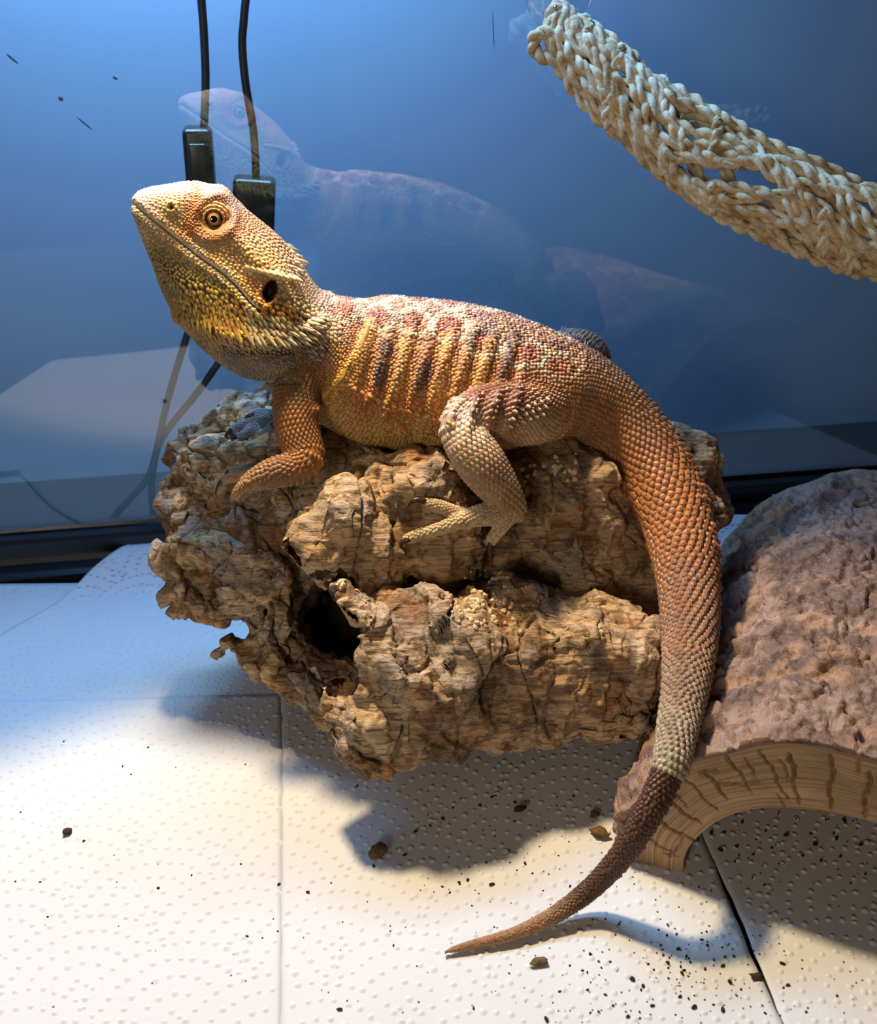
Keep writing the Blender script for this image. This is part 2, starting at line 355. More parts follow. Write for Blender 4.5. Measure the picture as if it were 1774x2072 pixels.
# ================================================================== paper towels
M_PAPER = new_mat('paper_towel', lin((236, 235, 232)), 0.85, 0.15); t = NT(M_PAPER)
t.base(t.mix(lin((214, 213, 212)), lin((206, 205, 203)), t.noise((0.4, 0.4, 0.4), 3)))
n1 = t.noise((28, 28, 28), 5, 0.7); b1 = t.bump(n1, 0.012, 0.6); t.bump(t.noise((1.1, 0.5, 1), 3), 0.05, 0.5, b1)
def zpap(x, y):
    p = np.stack([np.asarray(x, float), np.asarray(y, float), np.zeros(np.shape(x))], -1).reshape(-1, 3)
    z = 0.09 * vn(p * 0.13, 3) + 0.035 * vn(p * 0.4, 4)
    return (z + 0.06).reshape(np.shape(x))
def interp_edge(E):
    E = sorted(E, key=lambda q: q[1]); E = np.array(E); return lambda y: np.interp(y, E[:, 1], E[:, 0])
SHEETS = []
def sheet(left, right, z0, label, lift=None, rot=0.0, ds=0.33, rs=0.55, dr=0.115, step=0.22):
    L = [WZ(*p)[:2] for p in left]; R = [WZ(*p)[:2] for p in right]
    y0 = max(min(p[1] for p in L), min(p[1] for p in R)); y1 = min(max(p[1] for p in L), max(p[1] for p in R))
    fl, fr = interp_edge(L), interp_edge(R)
    ny = max(8, int((y1 - y0) / step)); ys = np.linspace(y0, y1, ny); wid = max(fr(y) - fl(y) for y in ys); nx = max(8, int(wid / step))
    tt = np.linspace(0, 1, nx); X = fl(ys)[:, None] * (1 - tt) + fr(ys)[:, None] * tt; Y = np.repeat(ys[:, None], nx, 1)
    X = X + (0.03 * vn(np.stack([Y.ravel() * 2.2, X.ravel() * 0, X.ravel() * 0], 1), 8)).reshape(X.shape) * ((tt < .001) | (tt > .999))
    zf = (lambda x, y: z0 + zpap(x, y) + (lift(x, y) if lift else 0))
    Z = zf(X, Y); V = np.stack([X, Y, Z], -1).reshape(-1, 3); F = grid_faces(ny, nx, False)
    root = mk('paper_towel', V, F, M_PAPER); so = root.modifiers.new('s', 'SOLIDIFY'); so.thickness = 0.012 * S; so.offset = -1
    tag(root, label, 'paper towel')
    # embossed dots along scallop arcs
    pts = []; ca, sa = math.cos(rot), math.sin(rot); c0 = np.array([X.mean(), Y.mean()]); rad = 0.5 * math.hypot(np.ptp(X), np.ptp(Y)) + 2
    RM = rs * 4.35; gx, gy = RM * 1.72, RM * 0.78
    rows = range(int(-rad / gy) - 2, int(rad / gy) + 3); cols = range(int(-rad / gx) - 2, int(rad / gx) + 3)
    for r in rows:
        for c in cols:
            cxx = (c + 0.5 * (r % 2)) * gx; cyy = r * gy
            for k in range(5):
                rr = rs * (k + 0.35); nn = max(3, int(math.pi * 1.15 * rr / ds))
                for a in np.linspace(-0.25, math.pi + 0.25, nn):
                    x, y = cxx + rr * math.cos(a), cyy + rr * math.sin(a); ok = True
                    for dr_ in (1, 2):
                        r2 = r - dr_
                        cc = (x / gx - 0.5 * (r2 % 2))
                        for c2 in (math.floor(cc), math.ceil(cc)):
                            if math.hypot(x - (c2 + 0.5 * (r2 % 2)) * gx, y - r2 * gy) < RM + 0.12: ok = False
                    if ok: pts.append((c0[0] + ca * x - sa * y, c0[1] + sa * x + ca * y))
    pts = np.array(pts); yy = pts[:, 1]
    m = (yy > y0 + .1) & (yy < y1 - .1) & (pts[:, 0] > fl(yy) + .1) & (pts[:, 0] < fr(yy) - .1); pts = pts[m]
    qx, qy = PX(np.c_[pts, np.zeros(len(pts))].T.T); m = (qx > -420) & (qx < 2050) & (qy < 2200); pts = pts[m]
    pts = pts + RNG.normal(0, 0.02, pts.shape)
    nseg = 8; prof = [(1.0, -0.06), (0.72, 0.16), (0.42, 0.62), (0.0, 0.9)]
    ang = np.linspace(0, 2 * math.pi, nseg, endpoint=False); T = [(r_ * math.cos(a), r_ * math.sin(a), h_) for r_, h_ in prof[:3] for a in ang] + [(0, 0, 0.9)]
    T = np.array(T); TF = [(i * nseg + j, i * nseg + (j + 1) % nseg, (i + 1) * nseg + (j + 1) % nseg, (i + 1) * nseg + j) for i in range(2) for j in range(nseg)]
    TQ = np.array(TF + [(2 * nseg + j, 2 * nseg + (j + 1) % nseg, 3 * nseg, 3 * nseg) for j in range(nseg)])
    n = len(pts); sc = dr * RNG.uniform(.8, 1.15, n); zz = zf(pts[:, 0], pts[:, 1])
    V = T[None] * np.stack([sc, sc * RNG.uniform(.85, 1.2, n), sc * 0.46], 1)[:, None]; V = V + np.c_[pts, zz][:, None]
    Fa = (TQ[None] + (np.arange(n) * len(T))[:, None, None]).reshape(-1, 4)
    V = V.reshape(-1, 3); tri = Fa[Fa[:, 2] == Fa[:, 3]][:, :3]; qd = Fa[Fa[:, 2] != Fa[:, 3]]
    tri = np.vstack([tri, qd[:, [0, 1, 2]], qd[:, [0, 2, 3]]])
    e = mk('embossing', V, tri, M_PAPER, root); tag(e, kind='stuff')
    return root
slit = [(1395, 1640), (1446, 1760), (1482, 1830), (1530, 1950), (1584, 2080), (1650, 2250)]
bk = [(-190, 1428), (566, 1398), (1395, 1372), (2000, 1350)]
sheet([(-620, 2250), (-620, 1440)], [(568, 2250), (570, 1900), (572, 1500), (568.5, 1394)], 0.05,
      'front paper towel sheet left of the perforation, in white light', lambda x, y: 0.0 * x, 0.35)
sheet([(568.1, 2250), (570.1, 1900), (572.1, 1500), (568.6, 1394)], [(p[0] - (9 if 1830 <= p[1] <= 1960 else 1.2), p[1]) for p in slit] + [(1395, 1372)], 0.05,
      'paper towel sheet under the log shadow and the tip of the tail', None, -0.1)
sheet([(p[0] + 0.3, p[1]) for p in slit] + [(1396, 1372)], [(2050, 2250), (2000, 1350)], 0.05,
      'paper towel sheet under the half log hide, beyond the dark slit', None, 0.5)
sheet([(-500, 1690), (-290, 1520), (0, 1290), (182, 1166, .35), (332, 1066, .9), (400, 1058, .95)], [(2000, 1480), (1960, 1020, .95)], 0.025,
      'bluish lit paper towel behind the cork log, its slanted edge against the frame',
      lambda x, y: 0.9 * sstep(41.5, 44.5, y - 0.105 * x) * 1.0, 0.6, 0.25, 0.46, 0.095)
sheet([(-620, 1430), (-620, 1195, .2)], [(330, 1430), (215, 1168, .2)], -0.14,
      'blue lit paper towel corner lying beneath the slanted sheet by the frame', lambda x, y: 0.30 * sstep(41.5, 44.5, y - 0.105 * x), -0.3, 0.25, 0.46, 0.095)
# ================================================================== cork log
M_CORK = new_mat('cork_bark', lin((150, 115, 80)), 0.88, 0.2); t = NT(M_CORK)
vc = t.attr('Col')
lines = t.noise((0.9, 7.5, 10.5), 5, 0.62, 0.6); fine = t.noise((14, 22, 22), 4, 0.7); spots = t.noise((3.2, 3.2, 3.2), 5, 0.7)
c = t.mix(vc, lin((88, 64, 46)), t.math('MULTIPLY', t.math('SUBTRACT', 1.0, t.ramp(lines, [(0.36, (0, 0, 0)), (0.52, (1, 1, 1))])), 0.78))
c = t.mix(c, lin((222, 186, 138)), t.math('MULTIPLY', t.ramp(fine, [(0.55, (0, 0, 0)), (0.75, (1, 1, 1))]), 0.35))
c = t.mix(c, lin((52, 40, 32)), t.math('MULTIPLY', t.ramp(spots, [(0.62, (0, 0, 0)), (0.72, (1, 1, 1))]), 0.55))
t.base(c)
nb = t.bump(lines, 0.11, 0.9); nb = t.bump(fine, 0.035, 0.8, nb); t.bump(spots, 0.07, 0.7, nb)

SPH = []      # centre, second end, radius at each end  (round cones)
def s_(px, py, Y, r): SPH.append((WY(px, py, Y), WY(px, py, Y) + [0.01, 0, 0], r, r))
def c_(a, b, r0, r1): SPH.append((WY(*a), WY(*b), r0, r1))
# upper tube
c_((720, 1080, 34.3), (1050, 1035, 35.0), 2.35, 2.5); c_((1050, 1040, 35.0), (1342, 992, 36.5), 2.5, 2.3)
# big upper lobes at the front
c_((648, 1085, 31.4), (735, 1105, 31.8), 1.2, 1.6); s_(700, 1055, 31.5, 1.15); c_((700, 1100, 33), (760, 1110, 33.4), 1.6, 1.8)
c_((830, 985, 32.6), (890, 1080, 32.3), 1.25, 1.6); s_(775, 960, 33.0, 0.85); c_((850, 1000, 34), (900, 1090, 33.6), 1.5, 1.75)
c_((1130, 1000, 34.2), (1150, 1120, 33.6), 1.9, 1.7); c_((1230, 1060, 34.6), (1300, 1130, 34.0), 1.9, 1.4)
# lower tube
c_((880, 1370, 29.6), (1172, 1348, 30.3), 2.45, 2.3); s_(1222, 1335, 30.6, 2.05)
c_((800, 1330, 28.8), (890, 1380, 28.6), 1.75, 1.75); s_(850, 1290, 29.3, 1.5)
c_((940, 1300, 29.7), (1040, 1260, 30.4), 1.5, 1.5)
c_((1195, 1440, 28.9), (1215, 1470, 28.6), 0.75, 0.6); c_((1250, 1455, 29.0), (1278, 1446, 29.1), 0.65, 0.5)
s_(1000, 1430, 28.8, 1.2); s_(1080, 1420, 29.0, 1.2)
# nub and rim of the opening
c_((716, 1215, 29.0), (745, 1235, 29.1), 0.5, 0.55)
c_((700, 1300, 28.7), (700, 1420, 28.0), 0.42, 0.62); c_((740, 1450, 27.6), (850, 1460, 27.8), 0.95, 0.9)
c_((675, 1440, 27.8), (690, 1500, 27.2), 0.4, 0.5); c_((715, 1520, 26.8), (740, 1555, 26.4), 0.55, 0.38); c_((790, 1530, 26.8), (860, 1510, 27.3), 0.55, 0.5)
# core behind the opening
c_((690, 1230, 35.6), (1170, 1190, 36.2), 2.3, 2.3); c_((520, 1130, 36.0), (690, 1180, 35.6), 1.5, 2.2); c_((800, 1330, 32.6), (1200, 1300, 33.4), 1.9, 2.0); c_((560, 1290, 35.2), (760, 1320, 35.6), 1.0, 1.5)
s_(1268, 1212, 33.4, .95); s_(1215, 1222, 33.2, 1.1)
# left gnarls
for a in ((352, 925, 36.6, .62), (400, 885, 37.0, .75), (455, 870, 37.2, .8), (505, 820, 38.2, .75), (540, 800, 38.4, .65), (520, 860, 37.2, .9),
          (400, 960, 36.0, 1.0), (352, 1035, 35.2, .78), (440, 950, 35.6, 1.2), (500, 960, 35.2, 1.3), (560, 960, 34.8, 1.4), (600, 1020, 34.4, 1.6), (640, 960, 35.2, 1.6), (700, 930, 35.4, 1.3),
          (382, 1105, 34.3, 1.05), (350, 1130, 34.4, .55), (450, 1090, 34.2, 1.25), (530, 1085, 34.0, 1.35),
          (380, 1215, 33.6, .75), (440, 1220, 33.4, .75), (500, 1225, 33.1, .62), (520, 1160, 33.2, .95), (560, 1190, 32.9, .7)): s_(*a)
c_((540, 1130, 33.1), (480, 1190, 32.8), .5, .6); c_((430, 1010, 36.2), (600, 1060, 36.0), 1.5, 1.9); c_((420, 1150, 34.8), (560, 1180, 34.4), .95, 1.1); s_(400, 1170, 34.2, .8); s_(460, 1170, 33.9, .85)
# wall on the far side of the opening and the broken bits below
c_((558, 1150, 32.6), (545, 1290, 32.2), .42, .4); c_((560, 1260, 32.4), (570, 1330, 31.8), .4, .36)
c_((470, 1300, 32.8), (530, 1340, 32.2), .42, .62); c_((530, 1360, 31.9), (600, 1390, 31.3), .62, .6); c_((600, 1400, 31.0), (660, 1440, 30.3), .6, .6)
s_(440, 1320, 33.0, .32); c_((520, 1280, 32.8), (580, 1340, 32.2), .62, .6); c_((610, 1360, 31.4), (640, 1400, 30.9), .5, .4)
HOLE = [(WY(604, 1195, 28.6), WY(760, 1200, 33.0), 0.62, 0.95), (WY(632, 1290, 27.8), WY(790, 1275, 33.0), 0.98, 1.35), (WY(620, 1240, 30.6), WY(690, 1260, 35.0), .8, 1.1), (WY(662, 1368, 27.4), WY(860, 1330, 31.4), 0.62, 0.9), (WY(790, 1270, 32.4), WY(1050, 1230, 35.4), 1.2, 1.4), (WY(640, 1280, 31), WY(760, 1240, 35.2), .95, 1.1)]
lo, hi, h = np.array([-11.0, 24.0, -0.4]), np.array([11.5, 41.5, 11.0]), 0.1
nx, ny, nz = ((hi - lo) / h).astype(int) + 1
D = np.full((nx, ny, nz), 9.0, np.float32)
def cone_d(G, A, B, r0, r1):
    ba = B - A; tt = np.clip(((G - A) @ ba) / (ba @ ba), 0, 1); return np.linalg.norm(G - A - tt[..., None] * ba, axis=-1) - (r0 + (r1 - r0) * tt)
def region(A, B, r):
    m0 = np.minimum(A, B) - r; m1 = np.maximum(A, B) + r
    i0 = np.maximum(((m0 - lo) / h).astype(int), 0); i1 = np.minimum(((m1 - lo) / h).astype(int) + 2, (nx, ny, nz))
    sl = tuple(slice(a, b) for a, b in zip(i0, i1))
    ax = [lo[k] + h * np.arange(i0[k], i1[k]) for k in range(3)]
    G = np.stack(np.meshgrid(*ax, indexing='ij'), -1)
    # gentle warp so nothing stays a clean ball
    x, y, z = G[..., 0], G[..., 1], G[..., 2]
    wx = 0.16 * np.sin(1.9 * y + 1.3 * z) + 0.10 * np.sin(3.7 * z + 2.1 * x); wz = 0.16 * np.sin(1.7 * x + 2.3 * y) + 0.09 * np.sin(4.1 * x - 1.1 * y)
    return sl, np.stack([x + wx, y + 0.12 * np.sin(2.2 * x + 3.1 * z), z + wz], -1)
K = 0.22
for A, B, r0, r1 in SPH:
    sl, G = region(A, B, max(r0, r1) + 0.9); d = cone_d(G, A, B, r0, r1); e = D[sl]
    hh = np.clip(0.5 + 0.5 * (e - d) / K, 0, 1); D[sl] = e * (1 - hh) + d * hh - K * hh * (1 - hh)
for A, B, r0, r1 in HOLE:
    sl, G = region(A, B, max(r0, r1) + 0.9); d = -cone_d(G, A, B, r0, r1); D[sl] = np.maximum(D[sl], d)
D[:, :, 0] = np.maximum(D[:, :, 0], 0.05)
V, F = surface_nets(D, lo, h)
V = relax(V, F, 2); V, F = split_quads(V, F); V = relax(V, F, 2)
N = vnormals(V, F)
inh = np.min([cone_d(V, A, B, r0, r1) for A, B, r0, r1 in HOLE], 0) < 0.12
w1 = 0.30 * np.stack([fbm(V * 0.7, 3, 11), fbm(V * 0.7, 3, 21), fbm(V * 0.7, 3, 31)], 1)
F1, F2, ID = worley((V + w1) * np.array([0.72, 0.30, 0.30]), 2); gap = F2 - F1
G1, G2, ID2 = worley((V + w1 * 1.5) * np.array([0.95, 0.8, 0.8]), 7); gap2 = G2 - G1
left = sstep(-2.0, -5.0, V[:, 0])
disp = 0.36 * (ID - 0.5) * sstep(0.02, 0.10, gap) - 0.22 * np.exp(-(gap / 0.045) ** 2) * (fbm(V * 0.5, 2, 77) > -0.1)
disp += left * (0.16 * (0.5 - G1) - 0.14 * np.exp(-(gap2 / 0.06) ** 2)) + (1 - left) * 0.14 * (ID2 - 0.5) * sstep(0, 0.07, gap2)
disp += 0.10 * fbm(V * 0.9, 3, 41) + 0.035 * fbm(V * np.array([0.8, 6, 6]), 3, 51) + 0.03 * fbm(V * 4.0, 2, 52)
axp = V[:, 0] * 0.62 + 0.05 * (V[:, 1] - 30) + 0.55 * vn(V * 0.55, 63); saw = axp - np.floor(axp)
disp += sstep(-3.5, -1.5, V[:, 0]) * (0.20 * (saw - .5) - 0.10 * np.exp(-((saw - 1) / .05) ** 2)) * (0.55 + 0.45 * vn(V * 0.8, 64))
pits = sstep(0.55, 0.7, vn(V * 2.2, 61)); disp -= 0.10 * pits
disp = np.where(inh, 0.12 * fbm(V * 1.5, 4, 41), disp)
V = V + N * disp[:, None]
V[:, 2] = np.maximum(V[:, 2], 0.10)
# cork colour: tan plates, grey weathered crust, rusty broken cork
q = fbm(V * 0.75, 4, 91); q2 = fbm(V * 1.6, 4, 93); q3 = fbm(V * 3.5, 3, 95)
c = mixc(lin((210, 174, 130)), lin((150, 115, 82)), sstep(-0.5, 0.5, q)); c = mixc(c, lin((188, 174, 160)), 0.75 * sstep(0.0, 0.5, q2) * (0.45 + 0.55 * left))  # grey crust painted stronger on the left to imitate the cool light there
c = mixc(c, lin((190, 124, 76)), 0.55 * sstep(0.35, 0.7, fbm(V * 1.2, 3, 97))); c = mixc(c, lin((86, 66, 50)), 0.6 * sstep(0.05, 0.5, q3))
c = mixc(c, lin((232, 202, 160)), 0.4 * (ID > 0.72)); c = np.where(inh[:, None], lin((62, 44, 33)), c)  # brown lining of the hole painted darker to deepen its shade
root = thing('cork_log', (0.5, 33, 0.1))
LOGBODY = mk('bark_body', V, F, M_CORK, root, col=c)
tag(root, 'gnarled hollow cork bark log under the lizard with a dark opening', 'log')
LOG_BVH = BVHTree.FromPolygons([Vector(v) for v in V], F.tolist())
LV, LF, LN = V, F, vnormals(V, F)
def logdrop(x, y, default=0.0):
    hit = LOG_BVH.ray_cast(Vector((x, y, 30)), Vector((0, 0, -1)))[0]
    return hit[2] if hit else default
def logpx(px, py):
    """point and normal of the log under a pixel"""
    h_ = LOG_BVH.ray_cast(Vector(EYE), Vector(ray(px, py)))
    return (np.array(h_[0]), np.array(h_[1])) if h_[0] else (None, None)
# ---- loose bark plates lifted from the log, each a slab that follows the surface under it
def plate(poly, thick, lift, seed):
    poly = np.array(poly, float); cx, cy = poly.mean(0)
    nr, na = 9, 44; ang = np.linspace(0, 1, na, endpoint=False); k = len(poly)
    edge = np.array([poly[int(a * k) % k] * (1 - (a * k) % 1) + poly[(int(a * k) + 1) % k] * ((a * k) % 1) for a in ang])
    top, bot = [], []
    c0, n0 = logpx(cx, cy)
    if c0 is None: return
    for r in np.linspace(0, 1, nr):
        for e in edge:
            x, y = cx + (e[0] - cx) * r, cy + (e[1] - cy) * r
            jx = 5 * r * math.sin(seed + e[0] * .21 + e[1] * .13)
            p, n = logpx(x + jx, y + jx)
            if p is None or np.linalg.norm(p - c0) > 3.2: p = c0 + (WY(x, y, c0[1]) - c0)
            top.append(p); 
    top = np.array(top); nn = unit(n0 + np.array([0, -0.3, 0.35]))
    fb = fbm(top * 2.2, 3, seed)[:, None]; fl = vn(top * np.array([1.5, 9, 12]), seed + 3)[:, None]
    rr = np.repeat(np.linspace(0, 1, nr), na)[:, None]
    up = top + nn * (lift + thick + 0.09 * fb + 0.03 * fl - thick * 0.35 * rr ** 4); dn = top - nn * 0.25
    Vp = np.vstack([up, dn[-na:]]); Fp = grid_faces(nr, na); b0 = (nr - 1) * na; j = np.arange(na); j2 = (j + 1) % na
    Fp = np.vstack([Fp, np.stack([b0 + j, b0 + j2, nr * na + j2, nr * na + j], 1)])
    q = fbm(Vp * 1.1, 3, seed + 9); cc = mixc(lin((216, 180, 134)), lin((178, 156, 132)), sstep(-.5, .5, q))
    mk('bark_plate', Vp, Fp, M_CORK, root, col=cc)
for i, (poly, th, lf) in enumerate([
    ([(408, 1080), (452, 1072), (505, 1110), (560, 1118), (548, 1150), (470, 1182), (428, 1150)], .22, .02),
    ([(445, 1200), (515, 1150), (555, 1160), (552, 1200), (510, 1245), (450, 1242)], .22, .05),
    ([(568, 1105), (600, 1050), (660, 1010), (720, 1030), (700, 1130), (670, 1180), (620, 1160)], .16, .0),
    ([(690, 1225), (728, 1195), (762, 1225), (750, 1265), (712, 1268)], .22, .05),
    ([(870, 1220), (930, 1270), (975, 1350), (965, 1400), (900, 1400), (860, 1310)], .14, .0),
    ([(760, 1330), (820, 1320), (850, 1370), (830, 1430), (770, 1420)], .14, .0),
    ([(530, 1300), (580, 1310), (580, 1350), (540, 1365)], .15, .03),
    ([(585, 1370), (640, 1350), (660, 1395), (610, 1410)], .15, .03),
    ([(1175, 1480), (1250, 1450), (1315, 1440), (1310, 1480), (1240, 1500), (1190, 1505)], .18, .05),
    ([(1080, 1240), (1160, 1250), (1215, 1230), (1210, 1300), (1120, 1320)], .12, .0),
    ([(1160, 1080), (1180, 1130), (1215, 1185), (1165, 1195), (1140, 1150)], .12, .0),
    ([(820, 960), (880, 915), (930, 960), (900, 1010), (850, 1010)], .14, .0),
    ([(345, 1010), (395, 960), (430, 985), (400, 1040), (350, 1060)], .16, .0),
    ([(660, 1450), (715, 1440), (730, 1500), (690, 1530)], .15, .04)]): plate(poly, th, lf, 100 + i * 7)

# pale lichen flakes on the bark
M_LICH = new_mat('lichen', lin((214, 190, 148)), 0.9, 0.1); fl = []
spots = [(1080 + RNG.normal(0, 30), 945 + RNG.normal(0, 14)) for _ in range(14)] + [(1145 + RNG.normal(0, 14), 950 + RNG.normal(0, 14)) for _ in range(12)] + \
        [(975 + RNG.normal(0, 40), 1225 + RNG.normal(0, 32)) for _ in range(90)] + [(700 + RNG.normal(0, 30), 1180 + RNG.normal(0, 14)) for _ in range(10)] + [(1205, 1275), (1216, 1278), (1212, 1270)]
for (x, y) in spots:
    p, n = logpx(x, y)
    if p is None: continue
    n = unit(n + RNG.normal(0, .35, 3)); a = unit(np.cross(n, RNG.normal(0, 1, 3))); b = np.cross(n, a); s = RNG.uniform(.04, .11)
    k = 6; ang = np.linspace(0, 2 * math.pi, k, endpoint=False); rr = s * RNG.uniform(.5, 1.3, k)
    ring = p + n * 0.04 + rr[:, None] * (np.cos(ang)[:, None] * a + np.sin(ang)[:, None] * b); 
    fl.append((np.vstack([ring, p + n * 0.07, ring - n * 0.1]), [(j, (j + 1) % k, k) for j in range(k)] + [(j + k + 1, (j + 1) % k + k + 1, (j + 1) % k, j) for j in range(k)]))
Vl, Fl = merge(fl); e = mk('lichen_flakes', Vl, Fl, M_LICH, root, smooth=False); tag(e, kind='stuff')

# ================================================================== half-log hide
M_HBARK = new_mat('hide_bark', lin((140, 112, 98)), 0.85, 0.2); t = NT(M_HBARK)
vc = t.attr('Col'); f1 = t.noise((2.2, 1.1, 2.2), 6, 0.68, 1.2); f2 = t.noise((9, 6, 9), 5, 0.7, 0.5)
c = t.mix(vc, lin((66, 48, 40)), t.math('MULTIPLY', t.ramp(f1, [(0.34, (1, 1, 1)), (0.47, (0, 0, 0))]), 0.8)); c = t.mix(c, lin((196, 166, 146)), t.math('MULTIPLY', t.ramp(f2, [(0.52, (0, 0, 0)), (0.72, (1, 1, 1))]), 0.4))
t.base(c); nb = t.bump(f1, 0.16, 0.9); t.bump(f2, 0.05, 0.8, nb)
M_HWOOD = new_mat('hide_wood', lin((176, 138, 96)), 0.75, 0.25); t = NT(M_HWOOD)
vc = t.attr('Col')      # R: depth below the bark, G: arc position
sep = t.n('ShaderNodeSeparateColor'); t.l(vc, sep.inputs[0]); cmb = t.n('ShaderNodeCombineXYZ')
t.l(t.math('MULTIPLY', sep.outputs[0], 46.0), cmb.inputs[0]); t.l(t.math('MULTIPLY', sep.outputs[1], 3.5), cmb.inputs[1])
nz_ = t.n('ShaderNodeTexNoise', Scale=1.0, Detail=4.0, Roughness=0.6, Distortion=0.3); t.l(cmb.outputs[0], nz_.inputs['Vector'])
ringc = t.ramp(nz_.outputs['Fac'], [(0.32, lin((128, 98, 70))), (0.5, lin((172, 138, 102))), (0.68, lin((198, 166, 128)))])
c = t.mix(ringc, lin((120, 92, 68)), t.math('MULTIPLY', t.ramp(t.noise((.6, .6, .6), 3), [(0.45, (0, 0, 0)), (0.7, (1, 1, 1))]), 0.5)); t.base(c)
nb = t.bump(nz_.outputs['Fac'], 0.03, 0.7); t.bump(t.noise((20, 20, 20), 3), 0.01, 0.6, nb)
HA = math.radians(23); HX = np.array([math.cos(HA), -math.sin(HA), 0]); HYv = np.array([math.sin(HA), math.cos(HA), 0])
HR, HH, HLEN = 6.2, 5.45, 16.5
HC = WZ(1262, 1738, 0.1) + HX * HR; HC[2] = 0.1
def hp(x, d, z): return HC + HX * np.asarray(x)[..., None] + HYv * np.asarray(d)[..., None] + np.array([0, 0, 1.0]) * np.asarray(z)[..., None]
nt_ = 460; tt = np.linspace(0, math.pi, nt_); ct, st_ = np.cos(tt), np.sin(tt)
cx_ = -np.sign(ct) * np.abs(ct) ** 0.86; sz_ = np.abs(st_) ** 0.80
wob = 0.10 * np.sin(tt * 5 + 1) + 0.06 * np.sin(tt * 11)
def arch(r):                       # r = 0 inside .. 1 under the bark
    th = 1 - r
    ox, oz = cx_ * (HR + wob), sz_ * (HH + wob); ix, iz = cx_ * (HR - 1.75 + 0.5 * wob), sz_ * (HH - 1.95 - 0.3 * wob)
    return ox * r + ix * th, oz * r + iz * th
root = thing('half_log_hide', HC + HYv * HLEN / 2)
nr = 34; rows, cols = [], []; arc = np.r_[0, np.cumsum(np.hypot(np.diff(cx_ * HR), np.diff(sz_ * HH)))]
cracks = []
rs_ = np.random.default_rng(5)
for a in (1.0, 2.1, 2.9, 3.9, 4.7, 5.5, 6.6, 7.3, 8.3, 9.3, 10.6, 11.8, 13.0):
    cracks.append((a + rs_.uniform(-.2, .2), rs_.uniform(-.35, .35), rs_.uniform(.0, .35), rs_.uniform(.75, 1.05), rs_.uniform(.02, .034)))
for _ in range(18): a0 = rs_.uniform(.3, 14); r0 = rs_.uniform(0, .8); cracks.append((a0, rs_.uniform(-.3, .3), r0, r0 + rs_.uniform(.12, .3), rs_.uniform(.014, .02)))
tang = [(rs_.uniform(1, 9), rs_.uniform(.15, .85), rs_.uniform(.3, .9), .02) for _ in range(3)]
for r in np.linspace(0, 1, nr):
    x, z = arch(r); dep = np.zeros(nt_)
    jit = 0.05 * math.sin(r * 13) + 0.02 * math.sin(r * 41)
    for a, sl, ra, rb, w in cracks:
        m = float(sstep(ra - .06, ra + .04, r) * (1 - sstep(rb - .04, rb + .06, r))); dep = np.maximum(dep, m * np.exp(-((arc - a - sl * (r - .5) - jit) / w) ** 2))
    for a, rr, ln, w in tang: dep = np.maximum(dep, np.exp(-((r - rr - 0.05 * np.sin(arc * 3)) / 0.012) ** 2) * (np.abs(arc - a) < ln) * .7)
    d = 0.55 * dep + 0.05 * vn(np.stack([x * .8, z * .8, 0 * x], 1), 3) + 0.10 * (r > .97)
    rows.append(hp(x, d, z)); cols.append(np.stack([np.full(nt_, r), arc / 15.0, 0 * x], 1))
FV = np.vstack(rows); FC = np.vstack(cols); FF = grid_faces(nr, nt_, False)[:, ::-1]
mk('end_grain', FV, FF, M_HWOOD, root, col=FC)
# inner vault, back end, feet
nd = 20; x, z = arch(0.0); IV = np.vstack([hp(x, np.full(nt_, d), z) for d in np.linspace(0, HLEN, nd)]); ICc = np.zeros((len(IV), 3)); ICc[:, 1] = np.tile(arc / 15, nd)
x1, z1 = arch(1.0); OV = hp(x1, np.full(nt_, HLEN), z1)
foot = []
V = np.vstack([IV, OV]); F = np.vstack([grid_faces(nd, nt_, False), np.stack([np.arange(nt_ - 1) + (nd - 1) * nt_, np.arange(1, nt_) + (nd - 1) * nt_, np.arange(1, nt_) + nd * nt_, np.arange(nt_ - 1) + nd * nt_], 1)])
cc = np.vstack([ICc, np.zeros((nt_, 3))]); cc[-nt_:, 0] = 1
mk('inner_vault', V, F, M_HWOOD, root, col=cc)
# bark jacket: rough outer layer with a thickness, real flakes and pits
nt2, nd2 = 380, 300; t2 = np.linspace(0, math.pi, nt2); c2, s2 = np.cos(t2), np.sin(t2); ux, uz = -np.sign(c2) * np.abs(c2) ** .86, np.abs(s2) ** .80; w2 = 0.10 * np.sin(t2 * 5 + 1) + 0.06 * np.sin(t2 * 11)
dd = np.linspace(-0.06, HLEN + .05, nd2)
X = np.repeat((ux * (HR + w2))[None], nd2, 0); Z = np.repeat((uz * (HH + w2))[None], nd2, 0); DD = np.repeat(dd[:, None], nt2, 1)
nx_ = np.gradient(Z, axis=1); nz2 = -np.gradient(X, axis=1); nl = np.hypot(nx_, nz2) + 1e-9; nx_, nz2 = -nx_ / nl, -nz2 / nl
P = np.stack([X, DD, Z], -1).reshape(-1, 3)
big = fbm(P * 0.45, 3, 5); w_ = 0.5 * np.stack([fbm(P * 1.0, 3, 15), fbm(P * 1.0, 3, 16), fbm(P * 1.0, 3, 17)], 1)
A1, A2, AI = worley((P + w_) * np.array([1.1, 0.7, 1.1]), 31); gp = A2 - A1
hb = 0.30 + 0.12 * big + 0.22 * (AI - .5) * sstep(0, .12, gp) - 0.13 * np.exp(-(gp / .09) ** 2) + 0.09 * fbm(P * np.array([2.6, 1.5, 2.6]), 4, 33) - 0.20 * sstep(.3, .5, vn(P * np.array([2.4, 1.3, 2.4]), 35)) - 0.10 * sstep(.35, .5, vn(P * np.array([4.4, 2.6, 4.4]), 36))
